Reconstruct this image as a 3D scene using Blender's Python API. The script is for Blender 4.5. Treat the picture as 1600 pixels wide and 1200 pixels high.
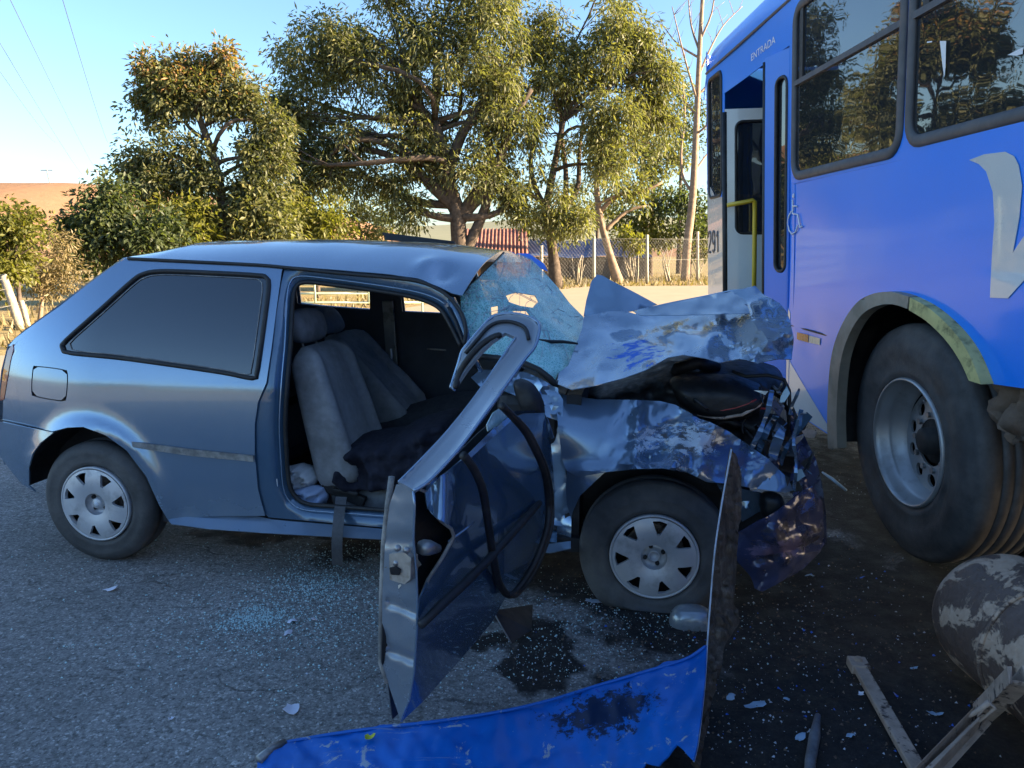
import bpy, bmesh, math, random
import numpy as np
from mathutils import Vector, noise as mnoise
from mathutils.geometry import delaunay_2d_cdt

# ------------------------------------------------------------------ camera, sky, sun, exposure
for o in list(bpy.data.objects):
    bpy.data.objects.remove(o)
SC = bpy.context.scene
COL = SC.collection
R = math.radians
FPX, TH, CH = 1150.0, R(10.6), 1.453          # focal length in photo pixels, pitch down, eye height
cd = bpy.data.cameras.new('camera'); cam = bpy.data.objects.new('camera', cd); COL.objects.link(cam)
cam.location = (0, 0, CH); cam.rotation_euler = (R(90) - TH, 0, 0)
cd.sensor_fit = 'HORIZONTAL'; cd.sensor_width = 36.0; cd.lens = 36.0 * FPX / 1600.0
cd.clip_start = 0.05; cd.clip_end = 5000
SC.camera = cam

SUN_EL, SUN_AZ = R(17), R(93)                  # azimuth clockwise from +Y
W = bpy.data.worlds.new('World'); SC.world = W; W.use_nodes = True
wn = W.node_tree.nodes; wl = W.node_tree.links
bg = wn['Background']; sky = wn.new('ShaderNodeTexSky'); sky.sky_type = 'NISHITA'
sky.sun_disc = False; sky.sun_elevation = SUN_EL; sky.sun_rotation = SUN_AZ
sky.air_density = 1.0; sky.dust_density = 1.0; sky.ozone_density = 3.8; sky.altitude = 0
wl.new(sky.outputs[0], bg.inputs[0]); bg.inputs[1].default_value = 0.051
sd = bpy.data.lights.new('sun', 'SUN'); sun = bpy.data.objects.new('sun', sd); COL.objects.link(sun)
sd.energy = 3.8; sd.angle = R(0.5); sd.color = (1.0, 0.78, 0.52)
sdir = Vector((math.sin(SUN_AZ) * math.cos(SUN_EL), math.cos(SUN_AZ) * math.cos(SUN_EL), math.sin(SUN_EL)))
sun.rotation_euler = (-sdir).to_track_quat('-Z', 'Y').to_euler()
VS = SC.view_settings
VS.view_transform = 'Standard'; VS.look = 'None'; VS.gamma = 1.0; VS.use_curve_mapping = False
VS.exposure = 2.98
SC.cycles.max_bounces = 5; SC.cycles.diffuse_bounces = 2; SC.cycles.glossy_bounces = 3; SC.cycles.transmission_bounces = 3; SC.cycles.transparent_max_bounces = 10
SC.cycles.use_denoising = True

rng = np.random.default_rng(7); random.seed(7)

# ------------------------------------------------------------------ projection helpers (photo pixel -> place)
cT, sT = math.cos(TH), math.sin(TH)
CAM = np.array([0, 0, CH])
def rays(u, v):
    u = np.asarray(u, float); v = np.asarray(v, float)
    a = (u - 800) / FPX; b = (v - 600) / FPX
    return np.stack([a, cT - b * sT, -sT - b * cT], -1)
def G(u, v, z=0.0):
    r = rays(u, v); t = (z - CH) / r[..., 2:3]
    return CAM + r * t
def Wd(u, v, d):
    return CAM + rays(u, v) * np.asarray(d, float)[..., None]
def pj(p):
    p = np.asarray(p, float) - CAM
    d = p[..., 1] * cT - p[..., 2] * sT
    return 800 + FPX * p[..., 0] / d, 600 - FPX * (p[..., 1] * sT + p[..., 2] * cT) / d
# car frame
CO = np.array([-1.92, 3.23, 0.0]); CY = R(-10.5)
CF = np.array([math.cos(CY), math.sin(CY), 0]); CA = np.array([-math.sin(CY), math.cos(CY), 0]); CZ = np.array([0, 0, 1.])
def cw(p):      # car local -> world
    p = np.asarray(p, float); return CO + p[..., 0:1] * CF + p[..., 1:2] * CA + p[..., 2:3] * CZ
def wc(p):      # world -> car local
    q = np.asarray(p, float) - CO
    return np.stack([q @ CF, q @ CA, q[..., 2]], -1)
def cp(u, v, y):
    r = rays(u, v); y = np.asarray(y, float)
    t = (y - (CAM - CO) @ CA) / (r @ CA)
    return wc(CAM + r * t[..., None])
def cpf(u, v, fn, it=6):   # photo pixel -> car local on the surface y = fn(x, z)
    u = np.asarray(u, float); v = np.asarray(v, float)
    y = np.zeros_like(u)
    for _ in range(it):
        p = cp(u, v, y); y = fn(p[..., 0], p[..., 2])
    return cp(u, v, y)
# bus side plane leaning a little towards the car
BX0, BSL = 1.77, 0.058
def bp(u, v, off=0.0):
    r = rays(u, v); n = np.array([1, 0, BSL])
    t = (BX0 - off - CAM @ n) / (r @ n)
    return CAM + r * t[..., None]
def bw(y, z, off=0.0):
    y = np.asarray(y, float); z = np.asarray(z, float)
    return np.stack([BX0 - BSL * z - off + 0 * y, y, z + 0 * y], -1)

# ------------------------------------------------------------------ mesh helpers
def obj(name, verts, faces, mat, parent=None, smooth=True, solid=0.0, bevel=0.0, offset=0.0, split=48):
    me = bpy.data.meshes.new(name)
    verts = np.asarray(verts, float)
    used = sorted({int(i) for f in faces for i in f})
    if len(used) < len(verts):
        mp_ = {k: i for i, k in enumerate(used)}; verts = verts[used]; faces = [tuple(mp_[int(i)] for i in f) for f in faces]
    me.from_pydata([tuple(v) for v in verts], [], [tuple(int(i) for i in f) for f in faces])
    me.validate(); me.update()
    if smooth: me.polygons.foreach_set('use_smooth', [True] * len(me.polygons))
    o = bpy.data.objects.new(name, me); COL.objects.link(o)
    for m in (mat if isinstance(mat, (list, tuple)) else [mat]): me.materials.append(m)
    if parent is not None: o.parent = parent
    if solid:
        md = o.modifiers.new('solid', 'SOLIDIFY'); md.thickness = solid; md.offset = offset
        md.use_even_offset = False
        if smooth:
            es = o.modifiers.new('split', 'EDGE_SPLIT'); es.split_angle = R(split)
    if bevel:
        md = o.modifiers.new('bevel', 'BEVEL'); md.width = bevel; md.segments = 2; md.limit_method = 'ANGLE'; md.angle_limit = R(40)
    return o
def bigmesh(name, V, F, mat, parent=None, attr=None, smooth=False):   # numpy mesh, faces of one size
    me = bpy.data.meshes.new(name); V = np.ascontiguousarray(V, np.float32); F = np.ascontiguousarray(F, np.int32)
    n = F.shape[1]
    me.vertices.add(len(V)); me.vertices.foreach_set('co', V.ravel())
    me.loops.add(F.size); me.loops.foreach_set('vertex_index', F.ravel())
    me.polygons.add(len(F)); me.polygons.foreach_set('loop_start', np.arange(0, F.size, n, dtype=np.int32))
    me.polygons.foreach_set('loop_total', np.full(len(F), n, np.int32))
    if smooth: me.polygons.foreach_set('use_smooth', np.ones(len(F), bool))
    me.update(calc_edges=True)
    if attr is not None:
        a = me.attributes.new('tint', 'FLOAT', 'POINT'); a.data.foreach_set('value', np.asarray(attr, np.float32))
    me.materials.append(mat)
    o = bpy.data.objects.new(name, me); COL.objects.link(o)
    if parent is not None: o.parent = parent
    return o
def empty(name, loc, label, cat, group=None, rz=0.0):
    o = bpy.data.objects.new(name, None); COL.objects.link(o)
    o.location = loc; o.rotation_euler = (0, 0, rz); o.empty_display_size = 0.1
    tag(o, label, cat, group); return o
def tag(o, label=None, cat=None, group=None, kind=None):
    if label: o['label'] = label
    if cat: o['category'] = cat
    if group: o['group'] = group
    if kind: o['kind'] = kind
    return o
def inpoly(p, poly):
    x, y = p[:, 0], p[:, 1]; poly = np.asarray(poly); r = np.zeros(len(p), bool)
    j = len(poly) - 1
    for i in range(len(poly)):
        xi, yi = poly[i]; xj, yj = poly[j]
        with np.errstate(divide='ignore', invalid='ignore'):
            c = ((yi > y) != (yj > y)) & (x < (xj - xi) * (y - yi) / (yj - yi + 1e-30) + xi)
        r ^= c; j = i
    return r
def dens(poly, res, closed=True):
    poly = [np.array(p, float) for p in poly]; out = []
    n = len(poly)
    for i in range(n if closed else n - 1):
        a, b = poly[i], poly[(i + 1) % n]; k = max(1, int(round(np.linalg.norm(b - a) / res)))
        for t in range(k): out.append(a + (b - a) * t / k)
    if not closed: out.append(poly[-1])
    return np.array(out)
def catmull(poly, res, closed=True):
    P = np.array(poly, float); n = len(P); out = []
    for i in range(n if closed else n - 1):
        if closed: a, b, c, d = P[(i - 1) % n], P[i], P[(i + 1) % n], P[(i + 2) % n]
        else: a, b, c, d = P[max(i - 1, 0)], P[i], P[i + 1], P[min(i + 2, n - 1)]
        k = max(1, int(round(np.linalg.norm(c - b) / res)))
        for t in range(k):
            s = t / k
            out.append(0.5 * ((2 * b) + (c - a) * s + (2 * a - 5 * b + 4 * c - d) * s * s + (3 * b - a - 3 * c + d) * s ** 3))
    if not closed: out.append(P[-1])
    return np.array(out)
def segdist(p, poly):
    poly = np.asarray(poly); d = np.full(len(p), 1e9)
    for i in range(len(poly)):
        a = poly[i]; b = poly[(i + 1) % len(poly)]; ab = b - a; L = (ab @ ab) + 1e-12
        t = np.clip(((p - a) @ ab) / L, 0, 1)
        d = np.minimum(d, np.linalg.norm(p - a - t[:, None] * ab, axis=1))
    return d
def tri2d(outline, holes=(), res=10.0, jit=0.15, smooth=False, seed=1):
    rg = np.random.default_rng(seed)
    f = catmull if smooth else dens
    O = f(outline, res); H = [f(h, res) for h in holes]
    lo, hi = O.min(0), O.max(0)
    gx, gy = np.meshgrid(np.arange(lo[0], hi[0], res), np.arange(lo[1], hi[1], res * 0.9))
    gx = gx + (np.arange(gx.shape[0]) % 2)[:, None] * res * 0.5
    g = np.stack([gx.ravel(), gy.ravel()], 1) + rg.uniform(-jit, jit, (gx.size, 2)) * res
    k = inpoly(g, O)
    for h in H: k &= ~inpoly(g, h)
    g = g[k]
    k = segdist(g, O) > res * 0.45
    for h in H: k &= segdist(g, h) > res * 0.45
    g = g[k]
    pts = np.concatenate([O] + H + [g]); edges = []; s = 0
    for c in [O] + H:
        edges += [(s + i, s + (i + 1) % len(c)) for i in range(len(c))]; s += len(c)
    r = delaunay_2d_cdt([Vector(p) for p in pts], edges, [], 0, 1e-5)
    P = np.array([tuple(v) for v in r[0]]); F = np.array([tuple(t) for t in r[2] if len(t) == 3])
    c = P[F].mean(1); k = inpoly(c, O)
    for h in H: k &= ~inpoly(c, h)
    return P, F[k], O, H
def tps(ctrl):
    c = np.array(ctrl, float); X = c[:, :2] / 100.0; y = c[:, 2]; n = len(X)
    def phi(r): return np.where(r > 1e-9, r * r * np.log(r + 1e-12), 0.0)
    K = phi(np.linalg.norm(X[:, None] - X[None], axis=2)) + np.eye(n) * 1e-3
    A = np.zeros((n + 3, n + 3)); A[:n, :n] = K; A[:n, n] = 1; A[:n, n + 1:] = X; A[n, :n] = 1; A[n + 1:, :n] = X.T
    w = np.linalg.solve(A, np.concatenate([y, np.zeros(3)]))
    def fn(u, v):
        Q = np.stack([np.asarray(u, float), np.asarray(v, float)], -1) / 100.0
        r = np.linalg.norm(Q[:, None] - X[None], axis=2)
        return phi(r) @ w[:n] + w[n] + Q @ w[n + 1:]
    return fn
def fbm(P, scale, oct=4, ridged=False, seed=0.0):
    out = np.zeros(len(P))
    for i, p in enumerate(P):
        q = Vector((p[0] * scale + seed, p[1] * scale + seed * 1.7, (p[2] if len(p) > 2 else 0) * scale))
        a, s = 1.0, 0.0
        for _ in range(oct):
            n = mnoise.noise(q)
            s += a * ((1 - 2 * abs(n)) if ridged else n); a *= 0.5; q = q * 2.03
        out[i] = s
    return out
def cell(P, scale, seed=0.0):       # faceted folds: distance to the nearest feature points
    out = np.zeros(len(P))
    for i, p in enumerate(P):
        d, _ = mnoise.voronoi(Vector((p[0] * scale + seed, p[1] * scale - seed, (p[2] if len(p) > 2 else 0) * scale)))
        out[i] = d[1] - d[0]
    return out
def creases(P, n, seed, w=(14, 40), h=(0.015, 0.04)):      # sharp random folds across a sheet, in traced coordinates
    rg = np.random.default_rng(seed); lo, hi = P.min(0), P.max(0); out = np.zeros(len(P))
    for _ in range(n):
        c = lo + (hi - lo) * rg.random(2); a = rg.uniform(0, math.pi); d = np.array([math.cos(a), math.sin(a)]); L = rg.uniform(0.12, 0.35) * np.linalg.norm(hi - lo)
        q = P - c; s_ = q @ d; t_ = np.abs(q @ np.array([-d[1], d[0]])); W_ = rg.uniform(*w)
        out += rg.choice([-1, 1]) * rg.uniform(*h) * np.clip(1 - t_ / W_, 0, 1) * np.clip(1 - (s_ / L) ** 2, 0, 1)
    return out
def carsheet(name, outline, depth, mat, parent, holes=(), res=9.0, smooth=False, solid=0.002, crumple=None, seed=1, offset=0.0):
    """sheet of the car traced in the photograph; depth = list of (u, v, y) or function y(x, z) in the car frame"""
    P, F, O, H = tri2d(outline, holes, res, smooth=smooth, seed=seed)
    if callable(depth): L = cpf(P[:, 0], P[:, 1], depth)
    else:
        y = tps(depth)(P[:, 0], P[:, 1])
        L = cp(P[:, 0], P[:, 1], y)
    if crumple is not None:
        y = L[:, 1] + crumple(L, P); L = cp(P[:, 0], P[:, 1], y)
    return obj(name, L, F[:, ::-1], mat, parent, True, solid, offset=offset, split=48 if crumple is None else 30)
def tube(path, rad, n=8, closed=False, caps=True):
    P = [Vector(p) for p in path]; m = len(P)
    rad = rad if hasattr(rad, '__len__') else [rad] * m
    V, F = [], []; up = None
    for i in range(m):
        t = (P[min(i + 1, m - 1)] - P[max(i - 1, 0)]) if not closed else (P[(i + 1) % m] - P[(i - 1) % m])
        if t.length < 1e-9: t = Vector((0, 0, 1))
        t.normalize()
        if up is None: up = t.orthogonal().normalized()
        else:
            up = up - t * up.dot(t)
            up = up.normalized() if up.length > 1e-6 else t.orthogonal().normalized()
        b = t.cross(up)
        for k in range(n):
            a = 2 * math.pi * k / n
            V.append(P[i] + (up * math.cos(a) + b * math.sin(a)) * rad[i])
    for i in range(m if closed else m - 1):
        j = (i + 1) % m
        for k in range(n): F.append((i * n + k, i * n + (k + 1) % n, j * n + (k + 1) % n, j * n + k))
    if caps and not closed:
        F.append(tuple(range(n - 1, -1, -1))); F.append(tuple((m - 1) * n + k for k in range(n)))
    return [tuple(v) for v in V], F
def join(parts):
    V, F = [], []
    for v, f in parts:
        s = len(V); V += [tuple(x) for x in v]; F += [tuple(i + s for i in q) for q in f]
    return V, F
def boxm(lo, hi):
    x0, y0, z0 = lo; x1, y1, z1 = hi
    return [(x0, y0, z0), (x1, y0, z0), (x1, y1, z0), (x0, y1, z0), (x0, y0, z1), (x1, y0, z1), (x1, y1, z1), (x0, y1, z1)], \
        [(0, 3, 2, 1), (4, 5, 6, 7), (0, 1, 5, 4), (1, 2, 6, 5), (2, 3, 7, 6), (3, 0, 4, 7)]
def bar(a, b, w, h, up=(0, 0, 1)):     # box between two points
    a, b, up = Vector(a), Vector(b), Vector(up); t = (b - a).normalized(); s = t.cross(up).normalized(); q = s.cross(t)
    V = []
    for p in (a, b):
        for i, j in ((-1, -1), (1, -1), (1, 1), (-1, 1)): V.append(tuple(p + s * i * w / 2 + q * j * h / 2))
    return V, [(0, 1, 2, 3), (7, 6, 5, 4), (0, 4, 5, 1), (1, 5, 6, 2), (2, 6, 7, 3), (3, 7, 4, 0)]
def lathe(profile, n=48, center=(0, 0, 0), axis='y'):     # profile (radius, along axis)
    V, F = [], []; m = len(profile)
    for k in range(n):
        a = 2 * math.pi * k / n
        for r, t in profile:
            if axis == 'y': V.append((center[0] + r * math.cos(a), center[1] + t, center[2] + r * math.sin(a)))
            elif axis == 'x': V.append((center[0] + t, center[1] + r * math.cos(a), center[2] + r * math.sin(a)))
            else: V.append((center[0] + r * math.cos(a), center[1] + r * math.sin(a), center[2] + t))
    for k in range(n):
        j = (k + 1) % n
        for i in range(m - 1): F.append((k * m + i, k * m + i + 1, j * m + i + 1, j * m + i))
    return V, F
def carpuff(name, outline, ymid, half, mat, parent, rad=18.0, res=7.0, smooth=True, bump=None, ytilt=None, local=True):
    """soft volume (seat, cloth): outline traced at lateral depth ymid, swelling to +-half"""
    P, F, O, H = tri2d(outline, (), res, smooth=smooth)
    d = segdist(P, O); t = np.clip(d / rad, 0, 1); h = half * np.sqrt(np.clip(1 - (1 - t) ** 2, 0, 1))
    ym = ymid if ytilt is None else ymid + ytilt(P)
    base = cp(P[:, 0], P[:, 1], np.full(len(P), ymid) if ytilt is None else ym)
    nb = bump(base) if bump is not None else 0
    front = base.copy(); front[:, 1] -= h + nb * np.minimum(t * 1.5, 1)
    back = base.copy(); back[:, 1] += h * 0.9 + 0.004
    n = len(P); V = np.concatenate([front, back]); FF = [tuple(f[::-1]) for f in F] + [tuple(f + n) for f in F]
    # stitch rim
    from collections import Counter
    ed = Counter()
    for f in F:
        for a, b in ((f[0], f[1]), (f[1], f[2]), (f[2], f[0])): ed[(a, b)] += 1
    for (a, b) in list(ed):
        if (b, a) not in ed: FF.append((a, b, b + n, a + n))
    return obj(name, V, FF, mat, parent)

# ------------------------------------------------------------------ materials
class NT:
    def __init__(s, name):
        s.m = bpy.data.materials.new(name); s.m.use_nodes = True; s.t = s.m.node_tree; s.n = s.t.nodes; s.l = s.t.links
        s.b = s.n['Principled BSDF']; s.out = s.n['Material Output']; s._c = None
    def co(s, kind='Object'):
        if s._c is None: s._c = s.n.new('ShaderNodeTexCoord')
        return s._c.outputs[kind]
    def link(s, a, b): s.l.new(a, b); return s
    def noise(s, scale, detail=4, rough=0.55, dist=0.0, vec=None):
        n = s.n.new('ShaderNodeTexNoise'); n.inputs['Scale'].default_value = scale; n.inputs['Detail'].default_value = detail
        n.inputs['Roughness'].default_value = rough; n.inputs['Distortion'].default_value = dist
        s.l.new(vec if vec is not None else s.co(), n.inputs['Vector']); return n.outputs['Fac']
    def voro(s, scale, feature='F1', vec=None, out='Distance', rnd=1.0):
        n = s.n.new('ShaderNodeTexVoronoi'); n.feature = feature; n.inputs['Scale'].default_value = scale
        n.inputs['Randomness'].default_value = rnd
        s.l.new(vec if vec is not None else s.co(), n.inputs['Vector']); return n.outputs[out]
    def ramp(s, fac, stops, interp='LINEAR'):
        n = s.n.new('ShaderNodeValToRGB'); n.color_ramp.interpolation = interp; e = n.color_ramp.elements
        while len(e) < len(stops): e.new(0.5)
        for i, (p, c) in enumerate(stops):
            e[i].position = p; e[i].color = (c, c, c, 1) if not hasattr(c, '__len__') else (*c, 1)
        s.l.new(fac, n.inputs[0]); return n.outputs[0]
    def math(s, op, a, b=None, clamp=False):
        n = s.n.new('ShaderNodeMath'); n.operation = op; n.use_clamp = clamp
        for i, x in enumerate((a, b)):
            if x is None: continue
            if isinstance(x, (int, float)): n.inputs[i].default_value = x
            else: s.l.new(x, n.inputs[i])
        return n.outputs[0]
    def mix(s, fac, a, b, typ='MIX'):
        n = s.n.new('ShaderNodeMix'); n.data_type = 'RGBA'; n.blend_type = typ
        for k, x in ((0, fac), (6, a), (7, b)):
            if isinstance(x, (int, float)): n.inputs[k].default_value = x
            elif isinstance(x, (tuple, list)): n.inputs[k].default_value = (*x, 1)
            else: s.l.new(x, n.inputs[k])
        return n.outputs[2]
    def blob(s, c, r, vec=None, soft=1.0):      # 1 at c falling to 0 at radius r (ellipsoid)
        mp = s.n.new('ShaderNodeMapping'); mp.vector_type = 'POINT'
        mp.inputs['Scale'].default_value = tuple(1.0 / k for k in r)
        mp.inputs['Location'].default_value = tuple(-a / k for a, k in zip(c, r))
        s.l.new(vec if vec is not None else s.co(), mp.inputs[0])
        g = s.n.new('ShaderNodeVectorMath'); g.operation = 'LENGTH'; s.l.new(mp.outputs[0], g.inputs[0])
        return s.math('SUBTRACT', 1.0, g.outputs['Value'])
    def bump(s, h, strength=0.3, dist=0.01):
        n = s.n.new('ShaderNodeBump'); n.inputs['Strength'].default_value = strength; n.inputs['Distance'].default_value = dist
        s.l.new(h, n.inputs['Height']); s.l.new(n.outputs[0], s.b.inputs['Normal']); return n
    def set(s, **k):
        nm = dict(col='Base Color', rough='Roughness', metal='Metallic', coat='Coat Weight', coatr='Coat Roughness', spec='Specular IOR Level',
                  trans='Transmission Weight', alpha='Alpha', ior='IOR', sheen='Sheen Weight')
        for a, x in k.items():
            i = s.b.inputs[nm[a]]
            if isinstance(x, (int, float)): i.default_value = x
            elif isinstance(x, (tuple, list)): i.default_value = (*x, 1)
            else: s.l.new(x, i)
        return s
def plain(name, col, rough=0.5, metal=0.0, var=0.25, scale=6.0, bump=0.0, bscale=80.0, dirt=None, dscale=5.0, damt=(0.5, 0.75), coat=0.0, spec=0.5):
    t = NT(name)
    n = t.noise(scale, 5)
    c = t.mix(t.ramp(n, [(0.3, 0), (0.7, 1)]), tuple(x * (1 - var) for x in col), tuple(min(1, x * (1 + var)) for x in col))
    rv = t.ramp(t.noise(scale * 2.3, 4), [(0.3, max(0.02, rough - 0.1)), (0.7, min(1, rough + 0.1))])
    if dirt is not None:
        k = t.ramp(t.noise(dscale, 8, 0.65), [(damt[0], 0), (damt[1], 1)])
        c = t.mix(k, c, dirt); rv = t.mix(k, rv, (0.85,) * 3)
    t.set(col=c, rough=rv, metal=metal, coat=coat, spec=spec)
    if bump: t.bump(t.noise(bscale, 4), bump, 0.01)
    return t.m
def paint(name, col, metal, dust=(0.30, 0.29, 0.28), dusty=0.25, low=0.0, scr=None, bumps=0.0, base_r=0.2, coatr=0.035, coat=1.0):
    """car paint with a film of dust, streaks and optional scraped patches [(centre, radius, colour, cover)]"""
    t = NT(name)
    fl = t.noise(900, 2)
    c = t.mix(t.ramp(fl, [(0.35, 0), (0.65, 1)]), tuple(x * 0.9 for x in col), tuple(x * 1.12 for x in col))
    d = t.math('MULTIPLY', t.ramp(t.noise(2.6, 8, 0.62), [(0.35, 0), (0.8, 1)]), dusty)
    if low:
        sp = t.n.new('ShaderNodeSeparateXYZ'); t.l.new(t.co(), sp.inputs[0])
        lo = t.ramp(sp.outputs['Z'], [(0.0, 1), (low, 0)])
        d = t.math('ADD', d, t.math('MULTIPLY', lo, t.ramp(t.noise(7, 6), [(0.3, 0.1), (0.75, 0.7)])), True)
    c = t.mix(d, c, dust)
    rough = t.math('ADD', t.math('MULTIPLY', d, 0.6), base_r)
    mt = t.math('MULTIPLY', t.math('SUBTRACT', 1.0, d), metal)
    cw_ = t.math('MULTIPLY', t.math('SUBTRACT', 1.0, t.math('MULTIPLY', d, 0.9), True), coat)
    if scr:
        for (ce, ra, cc, cov, sc) in scr:
            b = t.blob(ce, ra)
            mp = t.n.new('ShaderNodeMapping'); mp.inputs['Rotation'].default_value = (0, R(18), 0); mp.inputs['Scale'].default_value = (0.55, 1.0, 1.5); t.l.new(t.co(), mp.inputs[0])
            f = t.math('ADD', b, t.math('MULTIPLY', t.math('SUBTRACT', t.noise(sc * 1.5, 12, 0.78, 0.25, mp.outputs[0]), 0.5), 2.6))
            k = t.math('MULTIPLY', t.ramp(t.math('ADD', f, cov - 0.5), [(0.46, 0), (0.50, 1)]), t.ramp(b, [(0.0, 0), (0.12, 1)]))
            c = t.mix(k, c, cc); rough = t.mix(k, rough, (0.6,) * 3); mt = t.mix(k, mt, (0.1,) * 3); cw_ = t.mix(k, cw_, (0.05,) * 3)
    t.set(col=c, rough=rough, metal=mt, coat=cw_, coatr=coatr)
    if bumps: t.bump(t.noise(9, 3), bumps, 0.02)
    return t.m

BLUEGREY = (0.205, 0.295, 0.41)
M = {}
M['paint'] = paint('car_paint_blue_grey', BLUEGREY, 0.62, dusty=0.10, low=0.42)
WHITE_S = (0.55, 0.58, 0.62)
pF = cp(1085, 690, np.array(0.0)); pF2 = cp(1010, 690, np.array(0.0)); pF3 = cp(1150, 720, np.array(0.0))
M['fender_paint'] = paint('car_paint_scraped_fender', BLUEGREY, 0.62, dusty=0.15, scr=[
    (tuple(pF), (0.30, 0.6, 0.14), (0.10, 0.09, 0.085), 0.30, 16), (tuple(pF), (0.34, 0.6, 0.17), WHITE_S, 0.17, 13), (tuple(pF2), (0.16, 0.6, 0.14), (0.55, 0.60, 0.68), 0.16, 11),
    (tuple(pF3), (0.25, 0.6, 0.12), (0.06, 0.10, 0.22), 0.4, 8)])
pH = cp(1180, 520, np.array(0.2)); pH2 = cp(990, 555, np.array(0.2)); pH3 = cp(1060, 530, np.array(0.3))
M['hood_paint'] = paint('car_paint_scraped_hood', BLUEGREY, 0.55, dusty=0.3, scr=[
    (tuple(pH), (0.24, 0.7, 0.20), (0.20, 0.215, 0.235), 0.34, 26), (tuple(pH2), (0.30, 0.8, 0.16), (0.025, 0.13, 0.55), 0.20, 9)])
M['bumper_paint'] = paint('car_bumper_scraped', (0.045, 0.055, 0.13), 0.2, dusty=0.2, scr=[
    (tuple(cp(1225, 840, np.array(0.1))), (0.3, 0.7, 0.2), (0.035, 0.03, 0.042), 0.30, 5), (tuple(cp(1215, 845, np.array(0.1))), (0.22, 0.7, 0.14), (0.14, 0.11, 0.19), 0.30, 4), (tuple(cp(1265, 790, np.array(0.1))), (0.12, 0.6, 0.12), (0.03, 0.10, 0.36), 0.2, 14)])
M['inner_paint'] = paint('car_inner_paint_dark_blue', (0.05, 0.115, 0.20), 0.35, dusty=0.18)
M['rubber'] = plain('black_rubber', (0.012, 0.012, 0.013), 0.55, 0, 0.3, 20, dirt=(0.06, 0.055, 0.05), dscale=9, damt=(0.5, 0.9))
M['trim'] = plain('dark_trim_plastic', (0.018, 0.019, 0.022), 0.62, 0, 0.3, 12, bump=0.1, bscale=250)
M['door_trim'] = plain('navy_grey_door_trim', (0.05, 0.058, 0.075), 0.6, 0, 0.2, 5, bump=0.15, bscale=120)
M['seat'] = plain('grey_seat_cloth', (0.27, 0.275, 0.285), 0.9, 0, 0.12, 30, bump=0.25, bscale=500, spec=0.2, dirt=(0.10, 0.095, 0.09), dscale=4, damt=(0.5, 0.85))
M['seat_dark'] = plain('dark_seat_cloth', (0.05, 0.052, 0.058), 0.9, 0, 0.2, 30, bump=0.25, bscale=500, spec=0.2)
M['navy'] = plain('navy_jacket_cloth', (0.016, 0.017, 0.028), 0.85, 0, 0.3, 18, bump=0.4, bscale=40, spec=0.25)
M['cloth_w'] = plain('white_cloth', (0.5, 0.51, 0.52), 0.9, 0, 0.15, 10, bump=0.3, bscale=40)
M['cloth_b'] = plain('pale_blue_cloth', (0.34, 0.42, 0.58), 0.9, 0, 0.15, 10, bump=0.3, bscale=40)
M['black'] = plain('engine_black', (0.010, 0.010, 0.011), 0.5, 0, 0.4, 14, bump=0.3, bscale=30, dirt=(0.035, 0.03, 0.027), dscale=7)
M['alloy'] = plain('alloy_rim', (0.56, 0.56, 0.57), 0.42, 0.35, 0.08, 6, dirt=(0.13, 0.12, 0.11), dscale=8, damt=(0.52, 0.85))
M['rimdark'] = plain('rim_dark_metal', (0.03, 0.028, 0.027), 0.7, 0.2, 0.4, 14)  # dark metal for wheel bolts, bus hub and rim interiors
M['tyre'] = plain('tyre_rubber', (0.055, 0.054, 0.054), 0.66, 0, 0.25, 9, bump=0.15, bscale=120, dirt=(0.16, 0.15, 0.14), dscale=5, damt=(0.42, 0.85))
M['metal'] = plain('bare_steel', (0.33, 0.33, 0.33), 0.4, 0.8, 0.2, 9, dirt=(0.12, 0.10, 0.08), dscale=11)
M['latch'] = plain('zinc_latch', (0.42, 0.38, 0.34), 0.5, 0.6, 0.2, 30, dirt=(0.16, 0.12, 0.08), dscale=18)
M['shut'] = paint('door_shut_face_grey', (0.20, 0.245, 0.30), 0.35, dust=(0.25, 0.23, 0.21), dusty=0.5)
M['moulding'] = plain('worn_side_moulding', (0.15, 0.145, 0.14), 0.6, 0.1, 0.3, 20, dirt=(0.42, 0.40, 0.36), dscale=14, damt=(0.45, 0.7))
M['belt'] = plain('grey_belt_webbing', (0.085, 0.085, 0.09), 0.8, 0, 0.15, 60, bump=0.3, bscale=300)
M['white'] = plain('white_print', (0.72, 0.73, 0.74), 0.5, 0, 0.05, 8)
M['redline'] = plain('red_plastic_trim', (0.35, 0.035, 0.03), 0.5, 0, 0.3, 30)
t = NT('tail_light_red'); t.set(col=t.mix(t.ramp(t.noise(3), [(0.45, 0), (0.55, 1)]), (0.33, 0.02, 0.03), (0.28, 0.06, 0.02)), rough=0.12, coat=1.0); M['tail'] = t.m
# tinted side glass: smooth, dark, reflects the sky
t = NT('tinted_side_glass'); t.set(col=(0.010, 0.012, 0.016), rough=0.03, spec=0.9, coat=1.0, coatr=0.02); M['tint'] = t.m
t = NT('clear_car_glass'); t.set(col=(0.5, 0.6, 0.6), rough=0.05, alpha=0.16, spec=0.6); M['clear'] = t.m
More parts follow.
